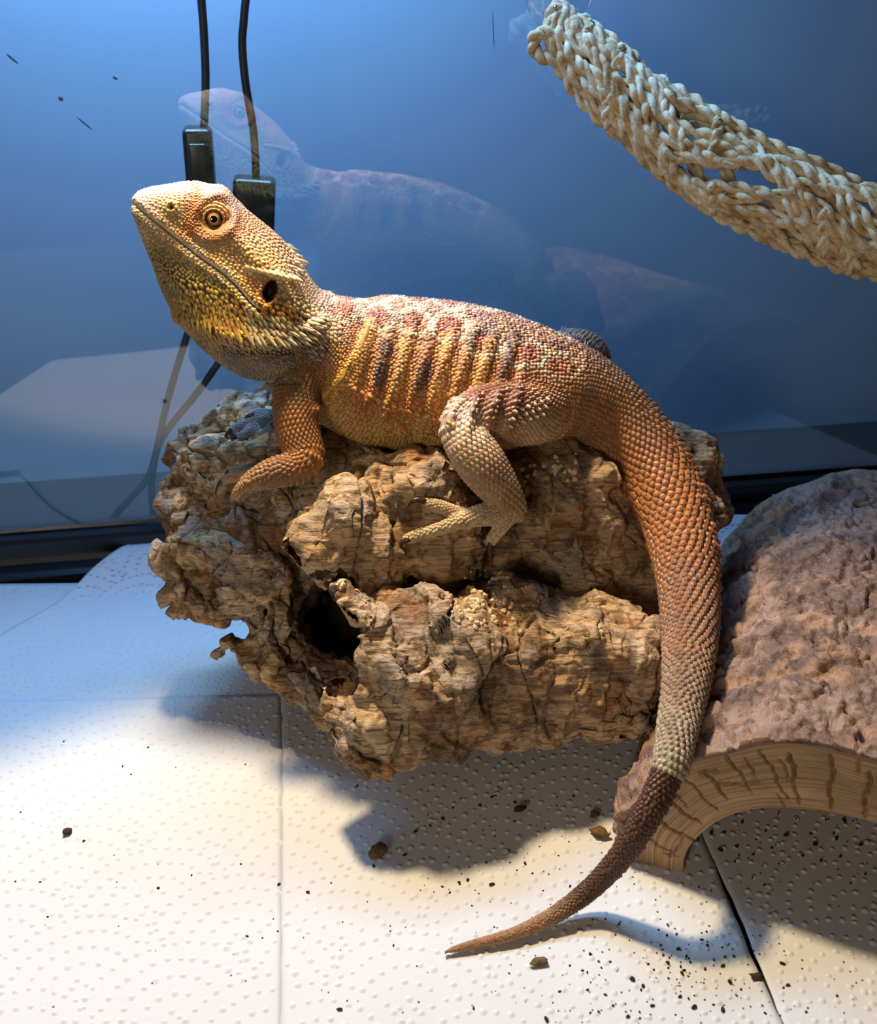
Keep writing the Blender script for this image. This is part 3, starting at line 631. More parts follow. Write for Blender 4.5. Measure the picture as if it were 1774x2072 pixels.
hb = hb + 0.14 * np.exp(-((P[:, 2] - 1.3) / 1.0) ** 2) * (P[:, 0] < 0)
taper = np.minimum(sstep(-.06, .5, P[:, 1]) * .45 + .55, 1 - sstep(HLEN - 1.4, HLEN, P[:, 1]) * .6)
hb = np.maximum(hb * taper, 0.05); hb = np.maximum(hb, 0.06).reshape(nd2, nt2)
BX, BZ = X + nx_ * hb, Z + nz2 * hb; top = hp(BX, DD, BZ); top[..., 2] = np.maximum(top[..., 2], 0.06)
inn = hp(X - nx_ * .02, DD, Z - nz2 * .02)
ring_o = np.vstack([top[0], inn[0]]); V = np.vstack([top.reshape(-1, 3), inn[0], inn[-1]]); n0 = nd2 * nt2; i = np.arange(nt2 - 1)
F = np.vstack([grid_faces(nd2, nt2, False), np.stack([n0 + i, n0 + i + 1, i + 1, i], 1), np.stack([n0 + nt2 + i + 1, n0 + nt2 + i, (nd2 - 1) * nt2 + i, (nd2 - 1) * nt2 + i + 1], 1)])
q = fbm(V * .6, 4, 71); c = mixc(lin((156, 128, 112)), lin((112, 90, 80)), sstep(-.5, .5, q)); c = mixc(c, lin((184, 142, 108)), .6 * sstep(.0, .6, fbm(V * 1.3, 3, 73)))
mk('bark', V, F, M_HBARK, root, col=c)
tag(root, 'half log hide with rough pinkish bark and a cracked cut wood arch', 'log hide')
HIDE = root
# ================================================================== bearded dragon
M_SKIN = new_mat('lizard_skin', (.5, .4, .3), 0.55, 0.35); t = NT(M_SKIN); t.base(t.attr('Col')); t.bump(t.noise((22, 22, 22), 3), 0.02, 0.6)
M_SCALE = new_mat('lizard_scale', (.5, .4, .3), 0.48, 0.4); t = NT(M_SCALE)
t.base(t.mix(t.attr('Col'), (0, 0, 0), t.math('MULTIPLY', t.ramp(t.noise((16, 16, 16), 2), [(0.4, (0, 0, 0)), (0.8, (1, 1, 1))]), 0.3))); t.bump(t.noise((30, 30, 30), 2), 0.01, 0.5)
M_CLAW = new_mat('claw_horn', lin((58, 40, 30)), 0.3, 0.5)
M_EYEB = new_mat('eye_dark', lin((54, 32, 20)), 0.12, 0.6); M_IRIS = new_mat('iris_gold', lin((176, 118, 58)), 0.15, 0.6); M_RIM = new_mat('iris_rim', lin((236, 204, 140)), 0.15, 0.6); M_PUP = new_mat('pupil_black', (.004, .004, .005), 0.06, 0.7)
YS = 35.2                                         # the head's plane of symmetry
DR = thing('bearded_dragon', (0, 35, 9.0))
tag(DR, 'orange bearded dragon perched on the cork log, head raised, tail hanging down', 'lizard')

def ring_frame(C):
    T = unit(np.gradient(C, axis=0)); sd = np.array([0, 1.0, 0]); Sd = unit(sd - (T @ sd)[:, None] * T); return T, Sd, np.cross(T, Sd)
def loft_mesh(C, a, b, n=40):
    T, Sd, Nn = ring_frame(C); ph = np.linspace(0, 2 * math.pi, n, endpoint=False)
    V = C[:, None] + a[:, None, None] * np.cos(ph)[None, :, None] * Nn[:, None] - b[:, None, None] * np.sin(ph)[None, :, None] * Sd[:, None]
    k = len(C); V = np.vstack([V.reshape(-1, 3), C[:1], C[-1:]]); F = grid_faces(k, n)[:, ::-1]; j = np.arange(n); j2 = (j + 1) % n
    F = np.vstack([F, np.stack([np.full(n, k * n), j, j2, j2], 1), np.stack([np.full(n, k * n + 1), (k - 1) * n + j2, (k - 1) * n + j, (k - 1) * n + j], 1)])
    return V, F
# ---- trunk and tail:  px, py, Y (or None with z), half height in px, half width in cm, scale size in cm
TR = [(520, 610, 35.2, 60, 1.3, .10), (580, 640, 35.2, 78, 1.6, .10), (640, 690, 35.2, 108, 1.75, .10), (700, 728, 35.3, 136, 2.1, .115), (760, 748, 35.4, 150, 2.5, .125), (830, 758, 35.5, 153, 2.8, .13), (920, 765, 35.6, 151, 2.9, .13),
      (1010, 772, 35.7, 138, 2.7, .135), (1090, 785, 35.8, 118, 2.2, .14), (1165, 808, 35.9, 102, 1.75, .155), (1238, 852, 35.7, 84, 1.35, .19), (1308, 932, 34.9, 77, 1.22, .24), (1356, 1020, 33.7, 73, None, .265), (1383, 1110, 32.3, 65, None, .265), (1393, 1200, 30.8, 58, None, .25),
      (1395, 1290, 29.0, 54, None, .225), (1388, 1380, 27.05, 46.5, None, .20), (1371, 1470, 25.25, 40, None, .18), (1360, 1530, 24.25, 36, None, .165), (1347, 1572, 23.85, 33.5, None, .155)]
TZ = [(1303, 1660, 3.4, 30), (1254, 1735, 2.1, 26), (1195, 1798, .95, 22.5), (1120, 1852, .45, 18), (1040, 1889, .28, 13.5), (960, 1910, .22, 10), (918, 1921, .19, 7), (897, 1929, .17, 2.5)]
nodes = []
for px, py, Y, hh, b, sz in TR:
    C = WY(px, py, Y); k = pxcm(C); hc = hh / k
    if b is None: a_, b_ = hc, hc
    else: al = math.radians(20); a_ = math.sqrt(max(hc ** 2 - (b * math.sin(al)) ** 2, .2)) / math.cos(al); b_ = b
    nodes.append((*C, a_, b_, sz, px, py))
for px, py, z, hh in TZ:
    C = WZ(px, py, z); r = hh / pxcm(C); nodes.append((*C, r, r, max(.055, r * .36), px, py))
TRK = cr(nodes, 420); TC, TA, TB, TSZ, TPX = TRK[:, :3], TRK[:, 3], TRK[:, 4], TRK[:, 5], TRK[:, 6:8]
TA = np.maximum(TA, .03); TB = np.maximum(TB, .03)
# shed edge: old pale skin ends as a cuff, darker thinner tail below it
iS = int(np.argmin(np.hypot(TPX[:, 0] - 1346, TPX[:, 1] - 1566))); TA[iS:] *= .9; TB[iS:] *= .9
parts = [loft_mesh(TC, TA, TB, 48)]
# ---- head: top pixel, bottom pixel, half width cm
HS = [((268, 402), (270, 414), .10), ((276, 391), (271, 428), .38), ((296, 381), (283, 465), .66), ((335, 374), (306, 525), .92), ((396, 366), (338, 606), 1.22), ((446, 386), (378, 668), 1.55),
      ((508, 432), (432, 724), 1.95), ((566, 484), (490, 757), 2.3), ((606, 536), (552, 766), 2.35), ((640, 586), (606, 764), 1.9), ((690, 616), (660, 780), 1.6)]
fr = np.array([0, .05, .14, .30, .50, .66, .80, .92, 1.0])
def lat(i, n):
    s = i / (n - 1)
    return np.array([0, .40, .66, .80, .93, 1.0, .80 - .12 * (s < .5), .46, 0]) if s > .35 else np.array([0, .5, .78, .95, 1.0, .95, .78, .45, 0])
H3 = []
for i, (tp, bt, w) in enumerate(HS):
    A, B = WY(*tp, YS), WY(*bt, YS); H3.append(np.concatenate([A, B, [w], lat(i, len(HS))]))
H3 = np.array(H3)
mid = np.concatenate([(H3[:, :3] + H3[:, 3:6]) / 2, H3], 1); HR3 = cr(mid, 90)[:, 3:]
nf = 22; fcurve = np.linspace(0, 1, nf)
fpts = np.interp(fcurve, np.linspace(0, 1, len(fr)), fr)
rows = []
for row in HR3:
    A, B, w, lt = row[:3], row[3:6], row[6], row[7:]
    l = np.interp(fpts, fr, lt); l = np.convolve(np.r_[-l[1], l, -l[-2]], [.2, .6, .2], 'valid'); l[0] = l[-1] = 0
    near = A + (B - A) * fpts[:, None] + np.array([0, -1.0, 0]) * (w * l)[:, None]
    far = (A + (B - A) * fpts[:, None] + np.array([0, 1.0, 0]) * (w * l)[:, None])[1:-1][::-1]
    rows.append(np.vstack([near, far]))
R = np.array(rows); k, n = R.shape[:2]
V = np.vstack([R.reshape(-1, 3), R[0].mean(0)[None], R[-1].mean(0)[None]]); j = np.arange(n); j2 = (j + 1) % n
F = np.vstack([grid_faces(k, n)[:, ::-1], np.stack([np.full(n, k * n), j, j2, j2], 1), np.stack([np.full(n, k * n + 1), (k - 1) * n + j2, (k - 1) * n + j, (k - 1) * n + j], 1)])
parts.append((V, F))
# ---- limbs: px, py, Y, r px, scale size.  Y may be 'log' (lie on the bark)
def lnode(px, py, Y, r, seat=False):
    if Y == 'log':
        p, n_ = logpx(px, py)
        Y = (p[1] if p is not None else 32.0); C = WY(px, py, Y); rc = r / pxcm(C); C = WY(px, py, Y - rc * .75)
    else:
        C = WY(px, py, Y); rc = r / pxcm(C); p, n_ = logpx(px, py)
        if seat and p is not None and p[1] < Y + rc * .7: C = WY(px, py, p[1] - rc * .75)
    return (*C, rc, px, py)
LIMBS = {}
def limb(name, nodes_, size, n=26, flat=1.0, samples=90):
    N_ = np.array([lnode(*q, seat=('finger' in name or 'toe' in name or name == 'foot')) for q in nodes_])
    if 'finger' in name or 'toe' in name or name == 'foot':
        for _ in range(2): N_[1:-1, 1] = np.minimum(N_[1:-1, 1], (N_[:-2, 1] + N_[2:, 1]) / 2)
    P = cr(N_, samples); P[:, 3] = np.maximum(P[:, 3], .03)
    LIMBS[name] = (P, size, flat); parts.append(loft_mesh(P[:, :3], P[:, 3] , P[:, 3] * flat, n)); return P
limb('arm', [(620, 745, 34.0, 55), (600, 790, 33.4, 46), (598, 850, 32.8, 43), (612, 905, 32.4, 41), (618, 930, 32.1, 37), (595, 948, 31.9, 33), (560, 955, 31.8, 31), (528, 966, 31.7, 25), (505, 975, 31.7, 18), (492, 982, 31.7, 13)], .15)
limb('finger', [(515, 972, 31.6, 14), (497, 980, 31.5, 12), (484, 992, 31.5, 11), (477, 1007, 31.6, 9), (478, 1014, 31.7, 6)], .085, 16, samples=30)
limb('finger2', [(520, 962, 32.2, 14), (490, 962, 32.6, 12), (465, 966, 33.0, 10), (446, 974, 33.3, 7)], .085, 16, samples=30)
limb('finger3', [(525, 958, 32.6, 13), (500, 948, 33.4, 11), (478, 946, 34.0, 9), (462, 952, 34.4, 6)], .085, 16, samples=30)
limb('far_arm', [(640, 740, 37.0, 45), (625, 800, 37.8, 34), (610, 840, 38.0, 28), (580, 845, 37.3, 24), (552, 850, 36.8, 22), (535, 855, 36.6, 18)], .14)
for i, q in enumerate(([(545, 843, 36.7, 13), (520, 850, 36.4, 11), (495, 858, 36.3, 10), (472, 867, 36.3, 8), (464, 872, 36.4, 4)], [(545, 852, 36.5, 12), (520, 865, 36.0, 11), (502, 874, 35.8, 10), (488, 882, 35.8, 8), (476, 880, 36.1, 4)],
      [(555, 840, 36.9, 11), (535, 836, 36.9, 9), (518, 836, 36.9, 7.5), (506, 840, 36.9, 4)], [(555, 862, 36.3, 11), (535, 868, 36.1, 9), (520, 868, 36.0, 7.5), (510, 872, 36.0, 4)])): limb('far_finger%d' % i, q, .085, 16, samples=30)
limb('thigh', [(1125, 805, 35.3, 62), (1085, 825, 34.3, 70), (1030, 832, 33.4, 68), (975, 838, 32.6, 56), (940, 850, 32.1, 44), (926, 862, 32.0, 36)], .155)
limb('shank', [(950, 838, 32.2, 34), (928, 858, 31.9, 38), (945, 895, 31.6, 46), (975, 940, 31.3, 48), (1008, 985, 31.1, 40), (1030, 1015, 31.0, 31), (1040, 1036, 31.0, 25), (1036, 1046, 31.0, 18)], .165)
limb('foot', [(1042, 1026, 31.1, 25), (1015, 1036, 30.9, 25), (975, 1042, 30.8, 22), (935, 1053, 30.8, 16.5), (895, 1067, 30.85, 13), (855, 1078, 30.95, 11.5), (828, 1088, 31.05, 10.5), (817, 1092, 31.1, 7)], .12, samples=70)
limb('toe_a', [(950, 1045, 31.0, 14), (915, 1030, 31.2, 13), (885, 1023, 31.4, 12), (862, 1012, 31.5, 9.5), (850, 1008, 31.6, 6)], .10, 16, samples=40)
limb('toe_b', [(1032, 1040, 30.9, 17), (1018, 1062, 30.7, 14), (1003, 1080, 30.7, 12.5), (993, 1095, 30.75, 11), (991, 1101, 30.8, 7)], .10, 16, samples=40)
limb('far_thigh', [(1120, 740, 37.2, 60), (1160, 716, 38.4, 50), (1195, 722, 39.3, 38), (1200, 780, 39.4, 34)], .15)
V, F = merge(parts)
V, F = modified(V, F, [('REMESH', dict(mode='VOXEL', voxel_size=0.06, use_smooth_shade=True)), ('SMOOTH', dict(factor=0.5, iterations=5))])
F = np.asarray(F); N = vnormals(V, F)
if (N * (V - V.mean(0))).sum() < 0: F = F[:, ::-1]; N = -N
# ---- features pressed into the near side and mirrored on the far side of the head
def mirror(P):
    Q = np.array(P, float); m = Q[:, 1] > YS; Q[m, 1] = 2 * YS - Q[m, 1]; return Q
def seg_dist(x, y, poly):
    d = np.full(len(x), 1e9); poly = np.asarray(poly, float)
    for (x0, y0), (x1, y1) in zip(poly[:-1], poly[1:]):
        dx, dy = x1 - x0, y1 - y0; tt = np.clip(((x - x0) * dx + (y - y0) * dy) / (dx * dx + dy * dy), 0, 1)
        d = np.minimum(d, np.hypot(x - x0 - tt * dx, y - y0 - tt * dy))
    return d
qx, qy = PX(mirror(V)); head = (qx < 668) & (qy < 770) & (V[:, 0] < -3.0) & (V[:, 2] > 10.2)
facing = np.abs(N[:, 1]) > 0.25
MOUTH = [(266, 409), (300, 438), (345, 474), (400, 518), (450, 553), (478, 580), (505, 612), (524, 628)]
dsp = np.zeros(len(V))
dm = seg_dist(qx, qy, MOUTH); dsp += head * (-0.08 * np.exp(-(dm / 3.2) ** 2) + 0.055 * np.exp(-((dm - 11) / 6.0) ** 2)) * (0.3 + 0.7 * facing)
re = np.hypot((qx - 433) * .95 + (qy - 443) * .12, (qy - 443)); dsp += head * facing * (-0.20 * np.exp(-(re / 20) ** 4) + 0.07 * np.exp(-((re - 40) / 9.0) ** 2))
dsp += head * 0.14 * np.exp(-(((qx - 436) / 34) ** 2 + ((qy - 398) / 14) ** 2)) + head * .10 * np.exp(-seg_dist(qx, qy, [(470, 470), (520, 530), (560, 555)]) ** 2 / 14 ** 2)
dsp -= head * facing * .04 * np.exp(-seg_dist(qx, qy, [(478, 520), (505, 575), (520, 600)]) ** 2 / 16 ** 2)
rn = np.hypot(qx - 347, qy - 419); dsp += head * facing * (0.07 * np.exp(-((rn - 8) / 4.0) ** 2) - 0.16 * np.exp(-(rn / 5.0) ** 2))
ex, ey = qx - 547, qy - 588; eu, ev = ex * .91 + ey * .42, -ex * .42 + ey * .91; rear = np.hypot(eu / 14, ev / 25); dsp += head * facing * (-0.42 * np.exp(-(rear / 0.85) ** 4) + 0.06 * np.exp(-((rear - 1.35) / .25) ** 2))
dsp += head * (0.13 * np.exp(-seg_dist(qx, qy, [(360, 640), (430, 668), (520, 690), (600, 685), (650, 652)]) ** 2 / 15 ** 2))      # edge of the beard
dsp -= head * 0.12 * np.exp(-seg_dist(qx, qy, [(470, 712), (560, 715), (620, 690)]) ** 2 / 14 ** 2)
# skin folds along the flank and at the shoulder
fl_ = sstep(680, 740, qx) * (1 - sstep(1040, 1080, qx)) * sstep(625, 690, qy) * (1 - sstep(850, 900, qy)) * facing
ph = (qx + 0.22 * (qy - 750)) / 42.0 * 2 * math.pi + 0.8 * np.sin(qy / 60.0); trunk = (V[:, 2] > 9.6) & ~head & (V[:, 1] < YS + .3)
dsp += fl_ * trunk * 0.085 * np.clip(np.sin(ph), -.6, 1)
for pl, am, wd_ in (([(748, 655), (722, 715), (690, 770), (640, 830)], .13, 9), ([(700, 770), (735, 800), (800, 850), (880, 880)], .08, 12), ([(625, 690), (640, 735), (600, 765), (530, 775)], -.13, 10)):
    dsp += trunk * am * np.exp(-seg_dist(qx, qy, pl) ** 2 / wd_ ** 2)
V = V + N * dsp[:, None]; N = vnormals(V, F)
if (N * (V - V.mean(0))).sum() < 0: N = -N
BV = BVHTree.FromPolygons([Vector(v) for v in V], F.tolist())
def bodypx(px, py):
    h_ = BV.ray_cast(Vector(EYE), Vector(ray(px, py))); return (np.array(h_[0]), np.array(h_[1])) if h_[0] else (None, None)

# ---- colours (of the skin itself, far arm apart)
def idw(pts, x, y, pw=3.0):
    P = np.array([p[:2] for p in pts], float); Cc = lin(np.array([p[2:] for p in pts]))
    d = np.hypot(np.asarray(x)[:, None] - P[None, :, 0], np.asarray(y)[:, None] - P[None, :, 1]) + 4.0; w = d ** -pw; w /= w.sum(1, keepdims=True); return w @ Cc
HEADC = [(275, 400, 232, 200, 178), (300, 385, 236, 208, 190), (360, 372, 240, 214, 190), (420, 380, 228, 190, 168), (470, 420, 206, 168, 146), (530, 460, 218, 172, 120), (580, 510, 214, 172, 126), (605, 550, 220, 190, 150),
   (347, 419, 226, 192, 120), (320, 405, 238, 204, 160), (395, 425, 196, 112, 48), (405, 400, 214, 150, 90), (380, 460, 206, 130, 60), (470, 455, 196, 128, 74), (433, 480, 200, 136, 84), (430, 510, 232, 184, 110), (480, 520, 226, 178, 116), (350, 450, 230, 190, 126),
   (300, 430, 224, 192, 156), (400, 512, 226, 200, 156), (455, 560, 224, 200, 156), (500, 570, 224, 168, 96), (520, 530, 226, 176, 92), (505, 545, 234, 200, 140), (540, 545, 206, 140, 62), (560, 560, 220, 196, 140), (520, 590, 228, 162, 84), (545, 625, 232, 150, 40), (580, 640, 224, 150, 50), (600, 600, 196, 162, 104), (620, 620, 200, 176, 120),
   (280, 440, 196, 168, 120), (320, 520, 168, 142, 84), (360, 530, 186, 158, 92), (400, 560, 206, 176, 86), (440, 590, 222, 186, 88), (480, 600, 226, 176, 76), (340, 590, 150, 124, 70), (380, 620, 176, 136, 56), (430, 640, 214, 150, 50), (480, 670, 226, 172, 66), (530, 680, 216, 180, 104), (590, 680, 200, 182, 130), (640, 655, 214, 196, 150),
   (400, 700, 150, 118, 68), (470, 720, 128, 112, 90), (540, 730, 136, 122, 104), (600, 720, 122, 110, 102), (630, 700, 74, 72, 84), (500, 755, 126, 112, 92), (640, 600, 168, 138, 118)]
TRUNKC = [(660, 590, 176, 146, 134), (760, 602, 190, 150, 128), (860, 615, 186, 146, 126), (960, 640, 184, 142, 120), (1060, 670, 190, 142, 112), (1150, 700, 186, 138, 104), (680, 640, 196, 138, 108), (740, 650, 196, 134, 96), (840, 660, 196, 138, 102), (940, 680, 200, 144, 108), (1040, 710, 200, 144, 104), (1120, 740, 198, 142, 98),
   (640, 720, 120, 100, 86), (650, 760, 188, 134, 66), (700, 740, 196, 138, 62), (760, 740, 176, 122, 72), (840, 740, 170, 116, 74), (920, 750, 182, 124, 72), (1000, 760, 176, 116, 66), (680, 830, 206, 170, 96), (740, 810, 192, 116, 58), (820, 820, 200, 124, 58), (900, 830, 212, 146, 72), (760, 880, 200, 164, 92), (850, 890, 196, 158, 92), (620, 780, 168, 118, 62), (560, 760, 124, 106, 84), (1060, 880, 214, 178, 130), (1110, 820, 196, 130, 70)]
TAILC = [(1160, 740, 192, 136, 92), (1180, 830, 190, 140, 92), (1240, 850, 200, 132, 66), (1220, 760, 184, 132, 92), (1300, 830, 176, 116, 66), (1310, 940, 198, 122, 48), (1360, 1020, 196, 118, 46), (1380, 1110, 182, 112, 52), (1394, 1200, 164, 108, 62), (1395, 1290, 150, 108, 74), (1388, 1380, 146, 116, 90), (1370, 1470, 160, 140, 116), (1350, 1555, 176, 162, 138)]
ARMC = [(600, 790, 150, 112, 66), (598, 850, 176, 116, 58), (612, 920, 178, 120, 58), (560, 955, 160, 120, 82), (500, 978, 172, 130, 86), (478, 1005, 180, 140, 92)]
THIGHC = [(1090, 790, 196, 144, 104), (1030, 790, 188, 132, 98), (980, 800, 184, 130, 100), (1050, 830, 180, 124, 84), (930, 840, 208, 178, 150), (1000, 870, 206, 168, 128), (1080, 870, 222, 190, 146)]
SHANKC = [(910, 850, 214, 186, 160), (945, 880, 216, 188, 158), (960, 930, 200, 166, 124), (1000, 960, 180, 140, 104), (1030, 1010, 186, 146, 98), (990, 1040, 206, 176, 134), (860, 1075, 212, 184, 142), (1000, 1085, 218, 192, 154), (880, 1020, 206, 174, 126)]
FARC = [(500, 860, 128, 138, 146), (560, 850, 120, 128, 136)]  # far arm: blue LED light painted into the skin colour
def trunk_col(x, y, phi, P):
    c = idw(TRUNKC, x, y, 2.5); n_ = fbm(P * 1.1, 3, 201)
    # pale net and red ovals along the upper side
    for cx_o, cy_o, rx, ry in ((690, 628, 34, 24), (765, 642, 34, 26), (838, 650, 32, 26), (908, 660, 36, 28), (982, 692, 34, 28), (1062, 716, 40, 24), (1135, 742, 38, 24)):
        d = np.hypot((x - cx_o) / rx, (y - cy_o) / ry) + .12 * n_
        c = mixc(c, lin((178, 104, 78)), .6 * (1 - sstep(.55, .85, d))); c = mixc(c, lin((240, 218, 182)), .9 * np.exp(-((d - 1.0) / .16) ** 2))
    c = mixc(c, lin((96, 78, 80)), .6 * np.exp(-((phi - .42) / .22) ** 2) * sstep(-.1, .5, n_) * (x < 1150))
    # dark upright bars on the flank
    bar = np.sin((x + 0.22 * (y - 750)) / 84.0 * 2 * math.pi + .6) + 1.1 * n_ + .5 * vn(P * 2.3, 207); z2 = sstep(650, 700, y) * (1 - sstep(790, 830, y)) * sstep(715, 745, x) * (1 - sstep(1010, 1060, x))
    c = mixc(c, lin((80, 66, 68)), .8 * z2 * sstep(.3, .9, bar)); c = mixc(c, lin((226, 176, 96)), .5 * z2 * sstep(.4, .9, -bar))
    c = mixc(c, lin((232, 176, 84)), .8 * np.exp(-seg_dist(x, y, [(748, 655), (722, 715), (690, 770), (640, 830)]) ** 2 / 8 ** 2))
    return c
def jit(c, s=.16): return np.clip(c * (1 + RNG.normal(0, s, (len(c), 1))) * (1 + RNG.normal(0, .04, (len(c), 3))), 0, 1)

chk_ = lambda: None
# ---- scales
hexo = np.array([(-.56, 0), (-.28, .5), (.28, .5), (.64, 0), (.28, -.5), (-.28, -.5)])
TPL = np.vstack([np.c_[hexo, [-.35, -.3, -.25, .15, -.25, -.3]], np.c_[hexo * .68, [.28, .42, .5, .85, .5, .42]], [[.12, 0, .95]]])
TPF = np.array([(i, (i + 1) % 6, 6 + (i + 1) % 6) for i in range(6)] + [(i, 6 + (i + 1) % 6, 6 + i) for i in range(6)] + [(6 + i, 6 + (i + 1) % 6, 12) for i in range(6)])
TPW = np.array([0, 0, 0, .2, 0, 0, .6, .6, .6, 1, .6, .6, 1.0])           # 0 rim .. 1 keel
def spike_tpl(bend=.35):
    ang = np.linspace(0, 2 * math.pi, 6, endpoint=False); V_ = []
    for r_, z_, s_2 in ((.5, -.2, 0), (.42, .25, .04), (.22, .65, .18)): V_ += [(s_2 * bend * 2 + r_ * math.cos(a), r_ * math.sin(a), z_) for a in ang]
    V_.append((bend * .9, 0, 1.0)); F_ = []
    for q in range(2): F_ += [(q * 6 + i, q * 6 + (i + 1) % 6, q * 6 + 6 + (i + 1) % 6) for i in range(6)] + [(q * 6 + i, q * 6 + 6 + (i + 1) % 6, q * 6 + 6 + i) for i in range(6)]
    F_ += [(12 + i, 12 + (i + 1) % 6, 18) for i in range(6)]
    return np.array(V_), np.array(F_), np.array([0] * 6 + [.4] * 6 + [.8] * 6 + [1.0])
SPT, SPF, SPW = spike_tpl()
def stamp(P, T, Nn, L, W, Hh, tpl=TPL):
    T = unit(T - (T * Nn).sum(1, keepdims=True) * Nn); B = np.cross(Nn, T)
    return P[:, None] + tpl[None, :, 0, None] * (L[:, None] * T)[:, None] + tpl[None, :, 1, None] * (W[:, None] * B)[:, None] + tpl[None, :, 2, None] * (Hh[:, None] * Nn)[:, None]
ALLP, ALLC = [], []
def scales(name, P, T, L, W, Hh, crim, ckeel, Nn=None, smooth=True, tol=.14, single=0, tpl=TPL, tpf=TPF, tpw=TPW, pname='scale', snap=True):
    """snap onto the body surface, build; returns the kept mask"""
    keep, S_, NN = [], [], []
    for i, p in enumerate(P):
        co, no, _, d = BV.find_nearest(Vector(p), .6)
        if co is None or d > tol: continue
        keep.append(i); S_.append(co); NN.append(no)
    if not keep: return
    keep = np.array(keep); P, T = np.array(S_), T[keep]; NN = np.array(NN) if Nn is None else Nn[keep]; L, W, Hh = L[keep], W[keep], Hh[keep]; crim, ckeel = crim[keep], ckeel[keep]
    cols = crim[:, None] * (1 - tpw)[None, :, None] + ckeel[:, None] * tpw[None, :, None]
    Vs = stamp(P, T, NN, L, W, Hh, tpl); ALLP.append(P); ALLC.append(crim * .6 + ckeel * .4)
    bulk = np.ones(len(P), bool)
    if single:
        vis = ((P - EYE) * NN).sum(1) < -0.25 * np.linalg.norm(P - EYE, axis=1); area = np.where(vis, L * W / ((P - EYE) @ FW) ** 2 * -((P - EYE) * NN).sum(1) / np.linalg.norm(P - EYE, axis=1), -1)
        order = np.argsort(-area)[:single]; order = order[area[order] > 0]; bulk[order] = False
        for i in order: mk(pname, Vs[i], tpf, M_SCALE, DR, col=cols[i], smooth=smooth)
    if bulk.any():
        nb_ = bulk.sum(); Fa = (tpf[None] + (np.arange(nb_) * len(tpl))[:, None, None]).reshape(-1, 3)
        e = mk(name, Vs[bulk].reshape(-1, 3), Fa, M_SCALE, DR, col=cols[bulk].reshape(-1, 3), smooth=smooth); tag(e, kind='stuff')
# rows around the trunk and tail
s_arc = np.r_[0, np.cumsum(np.linalg.norm(np.diff(TC, axis=0), axis=1))]; Tt, Ts, Tn = ring_frame(TC)
def at_s(arr, s): return np.stack([np.interp(s, s_arc, arr[:, k]) for k in range(arr.shape[1])], -1) if arr.ndim == 2 else np.interp(s, s_arc, arr)
i0 = int(np.argmin(np.abs(TPX[:, 0] - 600))); s = s_arc[i0]; odd = 0; cols_ = {k: [] for k in ('P', 'T', 'sz', 'phi', 'x', 'y', 'i')}
while s < s_arc[-1] - .05:
    sz = at_s(TSZ, s); a_, b_ = at_s(TA, s), at_s(TB, s); circ = math.pi * (3 * (a_ + b_) - math.sqrt((3 * a_ + b_) * (a_ + 3 * b_)))
    nn_ = max(7, int(round(circ / (sz * .98)))); fine_ = np.linspace(0, 2 * math.pi, 361); arc_ = np.r_[0, np.cumsum(np.hypot(np.diff(a_ * np.cos(fine_)), np.diff(b_ * np.sin(fine_))))]
    ph = np.interp((np.arange(nn_) + .5 * odd) / nn_ * arc_[-1], arc_, fine_); odd = 1 - odd
    C0, T0, S0, N0 = at_s(TC, s), unit(at_s(Tt, s)), unit(at_s(Ts, s)), unit(at_s(Tn, s))
    P = C0 + a_ * np.cos(ph)[:, None] * N0 - b_ * np.sin(ph)[:, None] * S0
    P = P + RNG.normal(0, sz * (.13 if sz < .15 else .05), P.shape)
    cols_['P'].append(P); cols_['T'].append(np.repeat(T0[None], nn_, 0)); cols_['sz'].append(np.full(nn_, sz)); cols_['phi'].append(np.minimum(ph, 2 * math.pi - ph)); pp = at_s(TPX, s); cols_['x'].append(np.full(nn_, pp[0])); cols_['y'].append(np.full(nn_, pp[1]))
    s += sz * .80
A = {k: np.concatenate(v) for k, v in cols_.items() if v}
mx, my = PX(mirror(A['P'])); ist = (A['x'] > 1130)
ct = idw(TAILC, mx, my, 3); cb = trunk_col(mx, my, A['phi'], A['P']); wt = sstep(1080, 1190, A['x'] + 0 * mx)
low = (A['y'] > 1568) & (A['x'] < 1352)
ct[low] = lin((98, 63, 45))
base = cb * (1 - wt)[:, None] + ct * wt[:, None]; base = jit(base, .13); topm = (A['phi'] < .75) & (wt < .5); base = np.clip(base * np.where(topm, RNG.choice([.6, .85, 1.15, 1.5], len(wt)), 1.0)[:, None], 0, 1)
keel = np.where(wt[:, None] > .5, mixc(base, lin((92, 78, 70)), np.where(low, .15, np.where(A['y'] > 1300, .3, .8))), np.clip(base * 1.18, 0, 1))
keel = np.where((low)[:, None], base * .8, keel); rim = np.where(wt[:, None] > .5, np.clip(base * np.where(low, 1.0, 1.3)[:, None] * np.array([1.0, .98, .8]), 0, 1), base * .72)
hs = np.where(wt > .5, .36, .34) * A['sz'] * np.where(A['phi'] < .7, RNG.uniform(.7, 1.9, len(wt)), 1.0)
tl = ist
scales('tail_scales', A['P'][tl], A['T'][tl], A['sz'][tl] * 1.02, A['sz'][tl] * .96, hs[tl], rim[tl], keel[tl], single=300, smooth=False)
tl = ~ist
scales('trunk_scales', A['P'][tl], A['T'][tl], A['sz'][tl] * 1.05, A['sz'][tl] * .95, hs[tl], rim[tl], keel[tl], tol=.3)
